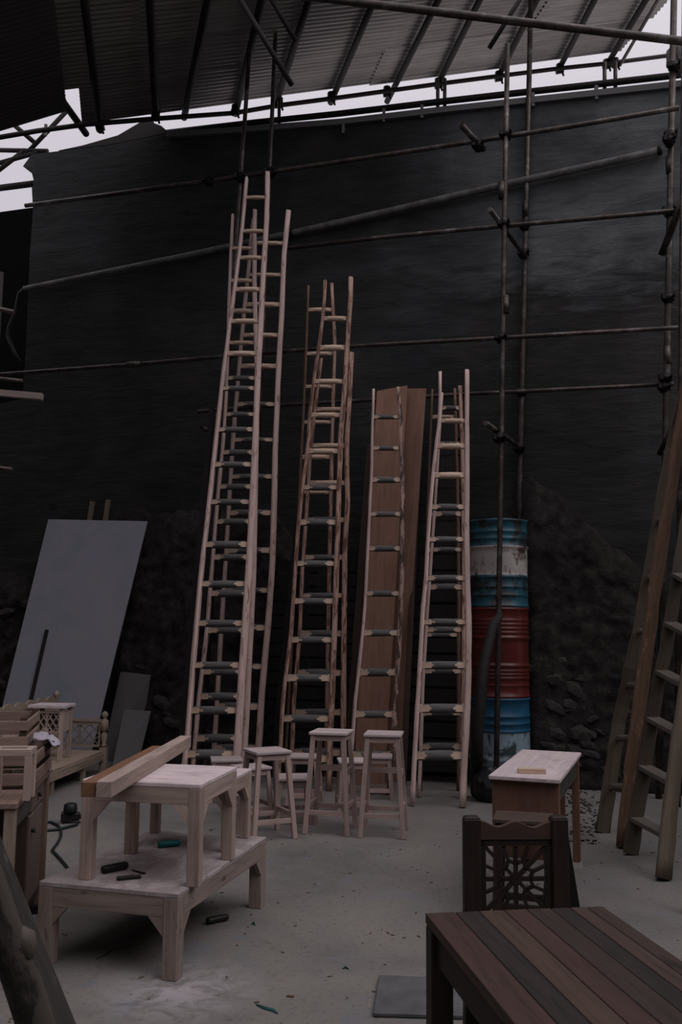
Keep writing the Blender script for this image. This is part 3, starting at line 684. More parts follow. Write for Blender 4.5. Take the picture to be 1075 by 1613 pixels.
# ------------------------------------------------------------------ oil drums
dc = DP(787, 1100, 9.33); dc.z = 0
def drum(z, label, bands, ribs):
    t = thing('oil_drum', label, 'drum', (dc.x, dc.y, z), random.uniform(0, 6), 'oil drums stacked in a column')
    H, r = 0.875, 0.295; zs = [(0.0, r + .008), (0.02, r + .008), (0.03, r)]
    prof = []
    def add(rad, zz): prof.append((rad, zz, bands(zz / H)))
    add(r + .01, 0.0); add(r + .01, .02); add(r, .03); zc = .03
    for c, h, w_ in sorted(ribs):
        add(r, c - w_); add(r + h, c - w_ * .35); add(r + h, c + w_ * .35); add(r, c + w_)
    for c in [k / 10 * H for k in range(1, 10)]:
        if all(abs(c - q[0]) > q[2] + .01 for q in ribs): add(r, c)
    for edge in (1 / 3, 2 / 3):
        for e in (-.001, .001):
            zz = (edge + e) * H
            if all(abs(zz - q[0]) > q[2] for q in ribs): add(r, zz)
    prof.sort(key=lambda q: q[1]); prof += [(r, H - .03, bands(.99)), (r + .01, H - .02, bands(.99)), (r + .01, H, bands(.99)), (r - .012, H, bands(.99)), (r - .014, H - .015, 3), (0.03, H - .015, 3)]
    mb = MB(); mb.lathe((0, 0, 0), prof, 40); o = mb.build('shell', [P_BLUE, P_WHITE, P_RED, TOOLM, P_BLUE2, P_PALE], t)
    mb = MB(); mb.lathe((0.18, 0.05, H - .016), [(0.035, 0), (0.035, .009), (.03, .012)], 10); mb.build('bung', TOOLM, t)
    return t
fine = [(.50 + .028 * k, .006, .012) for k in range(0)]
drum(0.0, 'bottom oil drum, blue above and chipped pale paint below, on the floor', lambda q: 5 if q < .62 else 4, [(.29, .012, .02), (.56, .008, .014), (.63, .008, .014), (.70, .008, .014)])
drum(0.877, 'middle oil drum painted oxide red with raised ribs', lambda q: 2, [(.12, .004, .012), (.19, .007, .014), (.225, .007, .014), (.26, .007, .014), (.31, .013, .02), (.58, .013, .02), (.63, .007, .014), (.67, .007, .014), (.71, .007, .014), (.75, .005, .012)])
drum(1.754, 'top oil drum with teal, chipped white and teal bands', lambda q: 1 if .36 < q < .68 else 0, [(.12, .006, .014), (.2, .006, .014), (.30, .012, .02), (.60, .012, .02), (.68, .006, .014), (.75, .006, .014)])
mb = MB(); mb.tube([FL(752, 1256) + Vector((0, 0, .03)), DP(752, 1150, 8.5), DP(762, 1050, 8.62), DP(777, 985, 8.75), DP(789, 968, 8.82)], [.06, .058, .052, .045, .035], 10, jit=.25)
single(mb, 'tree_branch', BLACKW, 'dark crooked branch leaning on the oil drums', 'branch')
bm = bmesh.new(); bmesh.ops.create_icosphere(bm, subdivisions=3, radius=1.0)
for v in bm.verts:
    v.co *= 1 + .22 * noise.noise(v.co * 2.2) + .1 * noise.noise(v.co * 6); v.co.z = max(v.co.z, -.8)
    v.co = Vector((v.co.x * .15, v.co.y * .14, (v.co.z + .8) * .17))
me = bpy.data.meshes.new('black_sack'); bm.to_mesh(me); bm.free(); me.materials.append(SACK)
o = bpy.data.objects.new('black_sack', me); COL.objects.link(o); o.location = FL(772, 1262); tag(o, 'slumped black plastic sack on the floor before the drums', 'sack')

# ------------------------------------------------------------------ blue-grey sheet and boards at the left
SB, ST = FL(-18, 1200), WL(76, 818, .22); SR_ = SB + WE * 1.27; SNn = (SR_ - SB).cross(ST - SB).normalized()
if SNn.dot(CAM - SB) < 0: SNn = -SNn
mb = MB(); slab(mb, [SB, SR_, onplane(232, 821, SB, SNn), ST], .018)
single(mb, 'leaning_sheet', GREYB, 'large blue-grey sheet leaning on the wall behind the carved settle', 'board', bevel=.002)
for x0, y0, lab in ((146, 790, 'left one of two pole ends behind the blue-grey sheet'), (171, 787, 'right one of two pole ends behind the blue-grey sheet')):
    top = WL(x0, y0, .10); bot = FL(x0 - 60, 1190); mb = MB(); mb.tube([bot + Vector((0, 0, .01)), (top + bot) / 2, top], .034, 8, jit=.1); single(mb, 'leaning_pole', RAILG, lab, 'pole')
mb = MB(); b = onplane(74, 992, SB + SNn * .02, SNn); c = onplane(47, 1110, SB + SNn * .03, SNn); a = b + (c - b) * ((b.z - .01) / (b.z - c.z))
mb.bar(a, b, .035, .025, WN); single(mb, 'batten', BLACKW, 'thin dark batten leaning on the blue-grey sheet', 'batten')
mb = MB(); slab(mb, [FL(160, 1200), FL(216, 1199), WL(238, 1063, .2), WL(190, 1058, .2)], .02)
single(mb, 'grey_board', DGREYB, 'dark grey board leaning right of the blue-grey sheet, taller one', 'board')
mb = MB(); slab(mb, [FL(176, 1212), FL(216, 1210), WL(238, 1120, .38), WL(196, 1117, .38)], .02)
single(mb, 'grey_board', DGREYB, 'lower dark grey board leaning on the taller grey one', 'board')

# ------------------------------------------------------------------ four-legged work pieces
def brace(mb, c, dx, dy, z, s, t):
    """triangular corner brace in the plane of dx/dy, under an apron"""
    d = Vector((dx, dy, 0)).normalized(); n = Vector((-d.y, d.x, 0)) * t; c = Vector(c) - n / 2
    mb.prism([c + Vector((0, 0, z)), c + d * s + Vector((0, 0, z)), c + Vector((0, 0, z - s * 1.1))], n)
def table(name, label, cat, loc, rz, wd, dp, h, leg, apron, top_t, mt, ml, br=.07, over=0.0, group=None, brace_m=None):
    t = thing(name, label, cat, loc, rz, group)
    mb = MB(); mb.box((0, 0, h - top_t / 2), (wd, dp, top_t)); mb.build('top', mt, t, bevel=.003)
    X, Y = wd / 2 - over - leg / 2, dp / 2 - over - leg / 2
    for sx, sy in ((-1, -1), (1, -1), (1, 1), (-1, 1)):
        mb = MB(); mb.box((sx * X, sy * Y, (h - top_t) / 2), (leg, leg, h - top_t)); mb.build('leg', ml, t, bevel=.003)
    zt = h - top_t
    for sy in (-1, 1):
        mb = MB(); mb.box((0, sy * (Y + leg / 2 - .014), zt - apron / 2), (2 * X - leg, .024, apron)); mb.build('apron', ml, t, bevel=.002)
    for sx in (-1, 1):
        mb = MB(); mb.box((sx * (X + leg / 2 - .014), 0, zt - apron / 2), (.024, 2 * Y - leg, apron)); mb.build('apron', ml, t, bevel=.002)
    if br:
        for sx in (-1, 1):
            for sy in (-1, 1):
                mb = MB(); brace(mb, (sx * (X - leg / 2), sy * (Y + leg / 2 - .014), 0), -sx, 0, zt - apron, br, .022); mb.build('corner_brace', brace_m or ml, t)
                mb = MB(); brace(mb, (sx * (X + leg / 2 - .014), sy * (Y - leg / 2), 0), 0, -sy, zt - apron, br, .022); mb.build('corner_brace', brace_m or ml, t)
    return t
BENCHW = wood('grubby_bench_wood', (0.285, 0.228, 0.2), dark=.6, patch=(.09, .08, .078), patch_lo=.6)
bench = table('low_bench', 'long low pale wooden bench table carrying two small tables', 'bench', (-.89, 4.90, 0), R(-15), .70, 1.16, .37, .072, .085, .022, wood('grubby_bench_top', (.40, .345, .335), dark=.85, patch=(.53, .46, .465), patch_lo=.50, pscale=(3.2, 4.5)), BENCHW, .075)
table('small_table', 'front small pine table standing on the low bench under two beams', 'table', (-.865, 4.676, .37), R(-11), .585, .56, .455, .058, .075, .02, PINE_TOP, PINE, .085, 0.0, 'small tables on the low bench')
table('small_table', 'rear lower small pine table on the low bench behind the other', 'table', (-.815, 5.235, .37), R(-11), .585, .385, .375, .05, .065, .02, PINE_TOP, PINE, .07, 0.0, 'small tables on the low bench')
def beam(label, a, b, sec, m_):
    mb = MB(); mb.bar(a, b, sec, sec, (0, 0, 1)); return single(mb, 'timber_beam', m_, label, 'beam', 'beams laid on the small table', bevel=.003)
zb = .37 + .455
beam('long pale square beam lying across the front small table', Vector((-.985, 3.98, zb + .036)), Vector((-.915, 5.62, zb + .036)), .068, PINE)
beam('shorter brown square beam lying beside the pale one', Vector((-1.056, 4.0, zb + .032)), Vector((-1.0, 5.2, zb + .032)), .062, BEAMB)
# small tools on the bench
def cyl(label, a, b, r, m_, name, cat, n=10, prof=None):
    mb = MB(); P = [lerp(Vector(a), Vector(b), k) for k in (0, .08, .5, .92, 1)]; mb.tube(P, prof or [r * .85, r, r, r, r * .8], n); return single(mb, name, m_, label, cat)
BT = .37
cyl('thick dark tool handle lying on the low bench', FL(161, 1377, BT) + Vector((0, 0, .02)), FL(200, 1369, BT) + Vector((0, 0, .02)), .019, TOOLM, 'tool_handle', 'tool')
kn = thing('folding_knife', 'dark half-open folding knife on the low bench', 'knife', FL(205, 1382, BT))
mb = MB(); mb.bar(FL(184, 1387, BT) + Vector((0, 0, .009)), FL(222, 1384, BT) + Vector((0, 0, .009)), .026, .016, (0, 0, 1), w1=.018); mb.build('handle', TOOLM, kn, .003, True)
mb = MB(); mb.bar(FL(227, 1384, BT) + Vector((0, 0, .022)), FL(208, 1378, BT) + Vector((0, 0, .022)), .02, .006, (0, 0, 1), w1=.008); mb.build('blade', TOOLM, kn, 0, True)
cyl('teal plastic cutter lying on the low bench under the tables', FL(249, 1336, BT) + Vector((0, 0, .018)), FL(283, 1333, BT) + Vector((0, 0, .018)), .017, TEAL, 'cutter', 'tool')
cyl('dark cylinder lying on the floor right of the low bench', FL(326, 1457) + Vector((0, 0, .019)), FL(359, 1450) + Vector((0, 0, .019)), .018, TOOLM, 'tool_handle', 'tool')

# ------------------------------------------------------------------ stools
def stool(label, loc, rz, wd, h, splay=.055, leg=.036, m=None, mt=None, seat_d=None, group='unfinished wooden stools', name='wooden_stool'):
    m = m or STOOLW; mt = mt or STOOLT; sd = seat_d or wd
    t = thing(name, label, 'stool', loc, rz, group); st = .022
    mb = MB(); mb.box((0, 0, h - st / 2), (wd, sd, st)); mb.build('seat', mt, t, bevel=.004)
    X, Y = wd / 2 - leg / 2 - .012, sd / 2 - leg / 2 - .012; zt = h - st
    P = lambda sx, sy, z: Vector((sx * (X + splay * (1 - z / zt)), sy * (Y + splay * (1 - z / zt)), z))
    C4 = ((-1, -1), (1, -1), (1, 1), (-1, 1))
    for sx, sy in C4:
        mb = MB(); mb.bar(P(sx, sy, 0), P(sx, sy, zt), leg, leg, (0, 1, 0)); mb.build('leg', m, t, bevel=.003)
    for i in range(4):
        a, b = C4[i], C4[(i + 1) % 4]
        mb = MB(); mb.bar(P(*a, zt - .022), P(*b, zt - .022), .022, .04, (0, 0, 1)); mb.build('apron', m, t)
        zs = h * (.21 if i % 2 == 0 else .27)
        mb = MB(); mb.bar(P(*a, zs), P(*b, zs), .02, .034, (0, 0, 1)); mb.build('stretcher', m, t)
        if h > .7 and i in (1, 2):
            zs = h * .60; mb = MB(); mb.bar(P(*a, zs), P(*b, zs), .02, .045, (0, 0, 1)); mb.build('stretcher', m, t)
    return t
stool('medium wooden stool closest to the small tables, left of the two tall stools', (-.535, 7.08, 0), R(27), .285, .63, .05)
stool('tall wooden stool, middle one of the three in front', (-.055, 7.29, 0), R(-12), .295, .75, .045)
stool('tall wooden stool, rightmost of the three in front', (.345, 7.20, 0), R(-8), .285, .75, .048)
LOW = 'low stools crowded behind the front stools'
for x, y, z, wd, rz, lab in ((357, 1194, .37, .28, 10, 'low stool at the far left of the rear stool row'), (396, 1206, .41, .26, 30, 'low stool directly behind the medium stool seat'),
                             (481, 1189, .42, .27, -5, 'low stool whose seat shows between medium and middle tall stool'), (462, 1222, .35, .28, 8, 'lowest stool, seen through the gap right of the medium stool'),
                             (556, 1196, .44, .25, 5, 'low stool showing between the two tall stools'), (596, 1189, .38, .26, -4, 'low stool behind the rightmost tall stool')):
    P = FL(x, y, z); P.z = 0; stool(lab, P, R(rz), wd, z, .03, .034, group=LOW)

# ------------------------------------------------------------------ school desk
ds = thing('school_desk', 'narrow brown desk with pale dusty top standing before the drums', 'desk', (1.235, 5.815, 0), R(-20))
w_, d_, h_ = .375, 1.17, .73
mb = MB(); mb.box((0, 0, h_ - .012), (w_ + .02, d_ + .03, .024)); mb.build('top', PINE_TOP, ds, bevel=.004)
mb = MB(); mb.box((0, -d_ / 2 + .03, h_ - .024 - .21), (w_ - .02, .018, .42)); mb.build('front_panel', DESKW, ds, bevel=.002)
mb = MB(); mb.box((w_ / 2 - .02, .0, h_ - .024 - .06), (.02, d_ - .1, .12)); mb.build('side_apron', OLDW, ds, bevel=.002)
mb = MB(); mb.box((-w_ / 2 + .02, .0, h_ - .024 - .06), (.02, d_ - .1, .12)); mb.build('side_apron', OLDW, ds, bevel=.002)
mb = MB(); mb.box((0, d_ / 2 - .03, h_ - .024 - .06), (w_ - .1, .02, .12)); mb.build('back_apron', OLDW, ds, bevel=.002)
for sx in (-1, 1):
    for sy in (-1, 1):
        mb = MB(); mb.box((sx * (w_ / 2 - .025), sy * (d_ / 2 - .055), (h_ - .024) / 2), (.045, .06, h_ - .024)); L = mb.build('leg', DESKW, ds, bevel=.002)
        mb = MB(); mb.box((sx * (w_ / 2 - .025), sy * (d_ / 2 - .055), .02), (.05, .066, .04)); mb.build('foot_cap', STICKER if sx > 0 and sy > 0 else BLACKW, L)
mb = MB(); mb.box((0.02, -.12, h_ - .024 - .2), (w_ - .08, .02, .38)); mb.build('divider', DESKW, ds)
mb = MB(); mb.box(FL(838, 1218, .73) + Vector((0, 0, .014)), (.155, .055, .027), Matrix.Rotation(R(-5), 3, 'Z')); single(mb, 'wood_offcut', CUT, 'small pale wood offcut lying on the desk top', 'wood block', bevel=.002)

# ------------------------------------------------------------------ dark table, chair, stool and slab at right
dt = thing('plank_table', 'dark stained plank table cut off by the lower right corner', 'table', (0.249, 2.719, 0), R(9))
TL, TW, TH = 1.05, .532, .75
edges = [0, .088, .158, .232, .30, .372, .43, .482, TW]
tone = [0, 2, 3, 0, 1, 2, 3, 1]
for i in range(8):
    a, b = edges[i], edges[i + 1]; mb = MB(); mb.box(((a + b) / 2, -TL / 2, TH - .014 - random.uniform(0, .0012)), (b - a - .0022, TL, .028)); mb.build('plank', DT[tone[i]], dt, bevel=.0016)
for sx, x in ((0, .032), (1, TW - .032)):
    for y in (-.035, -TL + .035):
        mb = MB(); mb.box((x, y, (TH - .03) / 2), (.062, .062, TH - .03)); mb.build('leg', DARKST, dt, bevel=.003)
    mb = MB(); mb.box((x, -TL / 2, TH - .03 - .045), (.03, TL - .13, .09)); mb.build('apron', DARKST, dt, bevel=.002)
for y in (-.035, -TL + .035):
    mb = MB(); mb.box((TW / 2, y, TH - .03 - .045), (TW - .12, .03, .09)); mb.build('apron', DARKST, dt, bevel=.002)
mb = MB(); mb.box((TW / 2, -TL / 2, TH - .034), (TW - .07, TL - .07, .01)); mb.build('underlay', BLACKW, dt)

cl = DP(744, 1400, 3.3); cr = DP(882, 1400, 3.32)
ch = thing('carved_chair', 'dark wooden chair with a star lattice back, behind the plank table', 'chair', (cl.x, cl.y, 0), math.atan2(cr.y - cl.y, cr.x - cl.x))
CW = (Vector((cr.x, cr.y)) - Vector((cl.x, cl.y))).length
zat = lambda y: DP(813, y, 3.3).z
for x in (0, CW):
    mb = MB(); zt = zat(1286)
    mb.bar((x, .05, 0), (x, 0, .45), .052, .046, (0, 1, 0)); mb.bar((x, 0, .45), (x, 0, zt - .008), .058, .046, (0, 1, 0)); mb.bar((x, 0, zt - .008), (x, 0, zt), .058, .046, (0, 1, 0), w1=.046, d1=.036)
    mb.build('back_post', DARKST, ch, bevel=.003)
za, zb_ = zat(1294), zat(1322)
pr_ = [(0.029 + (CW - .058) * k / 16) for k in range(17)]
mb = MB(); top = [Vector((x, -.014, za - .010 + .010 * math.cos(4 * math.pi * (k / 16 - .5)) - .004 * (k / 16 - .5))) for k, x in enumerate(pr_)]
mb.prism([Vector((pr_[0], -.014, zb_)), Vector((pr_[-1], -.014, zb_))] + top[::-1], (0, .028, 0)); mb.build('crest_rail', wood('chair_crest', (.06, .036, .028), dark=.6), ch)
zl1, zl0 = zat(1324), zat(1324) - .30; xl0, xl1 = .029, CW - .029; fr = .018
LB = DARKST
for a, b in (((xl0 + fr / 2, zl0), (xl0 + fr / 2, zl1)), ((xl1 - fr / 2, zl0), (xl1 - fr / 2, zl1)), ((xl0, zl1 - fr / 2), (xl1, zl1 - fr / 2)), ((xl0, zl0 + fr / 2), (xl1, zl0 + fr / 2))):
    mb = MB(); mb.bar((a[0], 0, a[1]), (b[0], 0, b[1]), fr, .022, (0, 1, 0)); mb.build('lattice_frame', LB, ch)
cx = (xl0 + xl1) / 2; hw = (xl1 - xl0) / 2 - fr
cz = zl1 - fr - hw * 1.05
def lb(p, q, wdt=.011): 
    mb = MB(); mb.bar((cx + p[0] * hw, 0, cz + p[1] * hw), (cx + q[0] * hw, 0, cz + q[1] * hw), wdt, .016, (0, 1, 0)); mb.build('lattice_bar', LB, ch)
for k in range(4):
    a = k * math.pi / 4; m_ = 1.0 / max(abs(math.cos(a)), abs(math.sin(a)))
    lb((math.cos(a) * m_, math.sin(a) * m_), (-math.cos(a) * m_, -math.sin(a) * m_), .013)
ring = [(.62 * math.cos(k * math.pi / 8 + 0), .62 * math.sin(k * math.pi / 8)) if k % 2 else (.46 * math.cos(k * math.pi / 8), .46 * math.sin(k * math.pi / 8)) for k in range(16)]
for k in range(16): lb(ring[k], ring[(k + 1) % 16], .010)
for k in range(1, 16, 2):
    x, y = ring[k]; m_ = 1.0 / max(abs(x), abs(y)); lb((x, y), (x * m_ * (1 if abs(x) > abs(y) else .85), y * m_ * (1 if abs(y) > abs(x) else .85)) if False else (x * m_, y * m_), .010)
mb = MB(); mb.lathe((0, 0, 0), [(.022, -.009), (.022, .009)], 8); mb.v = [Matrix.Rotation(R(90), 4, 'X') @ v + Vector((cx, 0, cz)) for v in mb.v]; mb.build('lattice_boss', LB, ch)
mb = MB(); mb.box((CW / 2, -.2, .44), (CW + .04, .40, .03)); mb.build('seat', DARKST, ch, bevel=.004)
for x in (.0, CW):
    mb = MB(); mb.bar((x, -.36, 0), (x, -.36, .425), .045, .045, (0, 1, 0)); mb.build('front_leg', DARKST, ch, bevel=.003)
    mb = MB(); mb.bar((x, -.34, .2), (x, 0.01, .2), .025, .03, (0, 0, 1)); mb.build('stretcher', DARKST, ch)
mb = MB(); mb.bar((0, -.36, .39), (CW, -.36, .39), .022, .06, (0, 0, 1)); mb.build('seat_rail', DARKST, ch)
mb = MB(); slab(mb, [FL(846, 1530), FL(930, 1526), DP(893, 1300, 3.40), DP(868, 1300, 3.40)], .014); single(mb, 'dark_board', BLACKW, 'black wedge-shaped board leaning on the back of the carved chair', 'board')
sp = FL(824, 1284, .56); sp.z = 0
stool('dark low stool between the carved chair and the desk', (sp.x, sp.y - .02, 0), R(-14), .31, .56, .02, .045, m=DARKST, mt=BROWNB2, seat_d=.24, group=None, name='dark_stool')

mb = MB(); c = [FL(597, 1543), FL(735, 1549), FL(735, 1607), FL(587, 1603)]; up = Vector((0, 0, .022)); mb.hexa([c[3], c[2], c[1], c[0]] + [p + up for p in (c[3], c[2], c[1], c[0])])
single(mb, 'grey_slab', MATG, 'flat grey slab lying on the floor beside the plank table leg', 'slab', bevel=.006)
mb = MB(); a = FL(1082, 1440); mb.bar(a + Vector((0.01, 0, 0)), a + Vector((.05, .03, .34)), .06, .03, (0, 1, 0)); single(mb, 'board_end', BROWNB, 'brown board end just entering at the right frame edge', 'board')

# ------------------------------------------------------------------ carved settle and little stand, far left
st = thing('carved_settle', 'low carved wooden settle with turned posts before the blue-grey sheet', 'settle', (-2.62, 8.38, 0), R(-5))
SL, SD, SH_ = 1.58, .54, .23
mb = MB(); mb.box((-SD / 2, SL / 2, SH_ - .012), (SD, SL, .024)); mb.build('seat', BEDW, st, bevel=.003)
for a, b in (((0, 0), (0, SL)), ((-SD, 0), (-SD, SL)), ((0, 0), (-SD, 0)), ((0, SL), (-SD, SL))):
    mb = MB(); mb.bar((a[0], a[1], SH_ - .06), (b[0], b[1], SH_ - .06), .03, .075, (0, 0, 1)); mb.build('seat_rail', BEDW, st)
def turned(mb, x, y, h):
    mb.box((x, y, .13), (.07, .07, .26)); z = .26
    prof = [(.022, z), (.034, z + .02), (.02, z + .045), (.036, z + .10), (.036, z + .13), (.02, z + .17)]
    zz = z + .17
    prof += [(.042, zz + .01), (.042, zz + .11), (.022, zz + .12), (.018, zz + .135)]; zz += .135
    k = max(0.0, h - zz - .07)
    if k > .03: prof += [(.024, zz + k * .5), (.02, zz + k)]; zz += k
    prof += [(.034, zz + .02), (.036, zz + .035), (.026, zz + .055), (.008, zz + .07)]
    mb.lathe((x, y, 0), prof, 12)
for x, y, h in ((0, 0, .62), (0, SL, .62), (-SD, 0, .88), (-SD, SL, .84)):
    mb = MB(); turned(mb, x, y, h); mb.build('post', BEDW, st)
def lat(parent, o, ex, w_, z0, z1, n, m_):
    """carved lattice: n crossed squares between two rails; o origin, ex unit direction"""
    o = Vector(o); ex = Vector(ex); P = lambda u, z: o + ex * u + Vector((0, 0, z))
    nn = Vector((-ex.y, ex.x, 0))
    for z in (z0, z1): mb = MB(); mb.bar(P(0, z), P(w_, z), .022, .03, nn); mb.build('panel_rail', m_, parent)
    for i in range(n + 1): u = w_ * i / n; mb = MB(); mb.bar(P(u, z0), P(u, z1), .018, .02, nn); mb.build('panel_stile', m_, parent)
    for i in range(n):
        a, b = w_ * i / n, w_ * (i + 1) / n; mb = MB(); cu, cz_ = (a + b) / 2, (z0 + z1) / 2
        for p, q in (((a, z0), (b, z1)), ((a, z1), (b, z0)), ((cu, z0), (b, cz_)), ((b, cz_), (cu, z1)), ((cu, z1), (a, cz_)), ((a, cz_), (cu, z0))):
            mb.bar(P(*p), P(*q), .010, .012, nn)
        mb.build('fretwork', m_, parent)
lat(st, (-SD + .05, SL, 0), (1, 0, 0), SD - .1, .275, .50, 2, BEDW)
lat(st, (-SD + .05, 0, 0), (1, 0, 0), SD - .1, .275, .50, 2, BEDW)
mb = MB(); mb.tube([(-SD + .03, SL, .53), (-.03, SL, .53)], .024, 8); mb.build('arm_rail', BEDW, st)
mb = MB(); mb.tube([(-SD + .03, 0, .53), (-.03, 0, .53)], .024, 8); mb.build('arm_rail', BEDW, st)
n = 48; mb = MB(); top = [Vector((-SD - .012, .04 + (SL - .08) * k / n,   .755 + .04 * abs(math.sin(math.pi * 6 * k / n)))) for k in range(n + 1)]
mb.prism([Vector((-SD - .012, .04, .63)), Vector((-SD - .012, SL - .04, .63))] + top[::-1], (.024, 0, 0)); mb.build('crest_rail', BEDW, st)
lat(st, (-SD, .05, 0), (0, 1, 0), SL - .1, .275, .61, 6, BEDW)
for y in (.25, 1.05):
    for s in (-1,): mb = MB(); mb.bar((-.02, y, .0), (-.02, y, .16), .04, .05, (0, 1, 0)); mb.build('leg', BEDW, st)
sd = thing('small_stand', 'little pale stand with fretwork side, standing on the carved settle', 'stand', FL(70, 1199, SH_) + Vector((0, .16, 0)), R(-4))
for sx in (-1, 1):
    for sy in (-1, 1): mb = MB(); mb.box((sx * .145, sy * .115, .25), (.04, .04, .50)); mb.build('leg', PINE, sd, bevel=.002)
mb = MB(); mb.box((0, 0, .515), (.37, .32, .03)); mb.build('top', PINE_TOP, sd, bevel=.003)
lat(sd, (-.125, -.115, 0), (1, 0, 0), .25, .27, .46, 2, PINE)
mb = MB(); mb.box((0, -.09, .36), (.24, .012, .2)); mb.build('back_board', BROWNB2, sd)
mb = MB(); mb.box((.145, 0, .37), (.02, .19, .2)); mb.build('side_panel', PINE, sd)

# ------------------------------------------------------------------ work desk with crates, left edge
wd = thing('work_desk', 'worn wooden desk with cupboard under the crates, cut by the left edge', 'desk', (-1.438, 4.261, 0), R(9))
DW, DL, DH = .62, 1.04, .75
for i in range(4):
    mb = MB(); mb.box((-DW / 8 - i * DW / 4, DL / 2, DH - .014), (DW / 4 - .002, DL, .028)); mb.build('top_board', wood('desk_top_%s' % 'abcd'[i], (.24, .165, .135)), wd, bevel=.004)
for x in (-.035, -DW + .035):
    for y in (.04, DL - .04): mb = MB(); mb.box((x, y, (DH - .028) / 2), (.05, .055, DH - .028)); mb.build('leg', wood('desk_leg', (.21, .14, .105)) if y > .5 else BEDW, wd, bevel=.003)
mb = MB(); mb.box((-.03, .29, DH - .028 - .05), (.022, .43, .1)); mb.build('apron', OLDW, wd)
mb = MB(); mb.box((-DW / 2, DL * .52, .42), (DW - .08, .02, .58)); mb.build('cupboard_side', BROWNB2, wd)
mb = MB(); mb.box((-DW / 2, DL - .05, .42), (DW - .1, .02, .58)); mb.build('cupboard_side', BROWNB2, wd)
mb = MB(); mb.box((-DW / 2, DL * .74, .11), (DW - .08, DL * .43, .02)); mb.build('cupboard_floor', BROWNB2, wd)
mb = MB(); mb.box((-.042, DL * .74, .36), (.018, DL * .38, .44)); door = mb.build('door', wood('desk_door', (.19, .145, .125)), wd, bevel=.003)
mb = MB(); mb.box((-.04, DL * .74, .655), (.02, DL * .38, .11)); dr = mb.build('drawer', wood('desk_drawer', (.19, .145, .125)), wd, bevel=.003)
for par, z, y in ((door, .5, DL * .6), (dr, .655, DL * .74)): mb = MB(); mb.tube([(-.034, y, z), (-.012, y, z)], [.008, .014], 8); mb.build('knob', TOOLM, par)
mb = MB(); mb.box((-.06, DL - .05, .02), (.1, .12, .04)); mb.build('foot_block', BLACKW, wd)
def crate(label, z, dx, rz, W_, L_, H_, rows):
    t = thing('slatted_crate', label, 'crate', (-1.64 + dx, 4.86, z), R(9 + rz), 'slatted crates stacked on the work desk')
    for sx in (-1, 1):
        for sy in (-1, 1): mb = MB(); mb.box((sx * (W_ / 2 - .018), sy * (L_ / 2 - .018), H_ / 2), (.03, .03, H_)); mb.build('corner_post', BROWNB2, t)
    for k in range(rows):
        zz = H_ * (k + .5) / rows; hh = H_ / rows * .62
        for sx in (-1, 1): mb = MB(); mb.box((sx * W_ / 2, 0, zz), (.012, L_, hh)); mb.build('slat', CRATEW, t, bevel=.0015)
        for sy in (-1, 1): mb = MB(); mb.box((0, sy * L_ / 2, zz), (W_ + .012, .012, hh)); mb.build('slat', CRATEW, t, bevel=.0015)
    for k in range(4): mb = MB(); mb.box((-W_ / 2 + (k + .5) * W_ / 4, 0, .008), (W_ / 4 - .012, L_ - .02, .01)); mb.build('bottom_slat', CRATEW, t)
    return t
crate('lower slatted crate standing on the work desk', .75, -.08, 0, .38, .56, .185, 2)
crate('upper slatted crate stacked on the lower one', .937, -.13, 3, .36, .54, .15, 2)
bf = thing('box_frame', 'small open pine box frame standing at the near end of the work desk', 'frame', (-1.50, 4.36, .75), R(7))
for sx in (-1, 1):
    for sy in (-1, 1): mb = MB(); mb.box((sx * .075, sy * .05, .1), (.03, .03, .2)); mb.build('post', PINE, bf, bevel=.002)
for sy in (-1, 1): mb = MB(); mb.box((0, sy * .05, .215), (.18, .03, .03)); mb.build('top_bar', PINE, bf, bevel=.002)
for sx in (-1, 1): mb = MB(); mb.box((sx * .075, 0, .215), (.03, .07, .03)); mb.build('top_bar', PINE, bf, bevel=.002)
# crumpled cloth over the crate end
bm = bmesh.new(); bmesh.ops.create_grid(bm, x_segments=14, y_segments=10, size=.5)
for v in bm.verts:
    x, y = v.co.x, v.co.y; v.co = Vector((x * .15, y * .2, .035 * noise.noise(Vector((x * 5, y * 5, 2))) - .06 * max(0, x) + .02))
me = bpy.data.meshes.new('cloth'); bm.to_mesh(me); bm.free(); me.materials.append(CLOTH)
for p in me.polygons: p.use_smooth = True
o = bpy.data.objects.new('white_rag', me); COL.objects.link(o); o.location = DP(72, 1166, 4.98); o.rotation_euler = (0, R(8), R(15)); sm = o.modifiers.new('thick', 'SOLIDIFY'); sm.thickness = .006
tag(o, 'crumpled white rag hanging off the end of the slatted crates', 'rag')
mb = MB(); mb.bar(DP(66, 1182, 4.9), DP(84, 1169, 4.95), .03, .02, (0, 0, 1)); single(mb, 'scraper', TOOLM, 'dark tool lying under the white rag', 'tool')

# leaning timbers, lower left corner
def timber(a, b, ext, fn):
    A, B = a, b; return fn(A, A + (B - A) * ext)
A = FL(160, 1800); B = DP(-28, 1330, 2.75)
mb = MB(); d = B - A; mb.bar(A + Vector((0, 0, .02)), A + d * 1.45, .10, .03, (.75, -.6, .25)); single(mb, 'old_plank', OLDW, 'dark old plank leaning across the lower left corner', 'plank', bevel=.003)
A = FL(140, 1860); B = DP(-16, 1400, 2.45)
mb = MB(); d = B - A; P = [A + d * k * 1.5 / 14 for k in range(15)]; P[0].z = .02
mb.tube(P, [.054 - .001 * k for k in range(15)], 14, jit=.14); kc = P[4]
LOGW = wood('knotty_log_bark', (.095, .08, .07), dark=.55, patch=(.025, .022, .02), patch_lo=.53, pscale=(3., 8.))
lg = thing('old_log', 'thick knotty grey log leaning before the old plank, lower left', 'log', (P[0].x, P[0].y, 0)); mb.build('trunk', LOGW, lg, world=True)
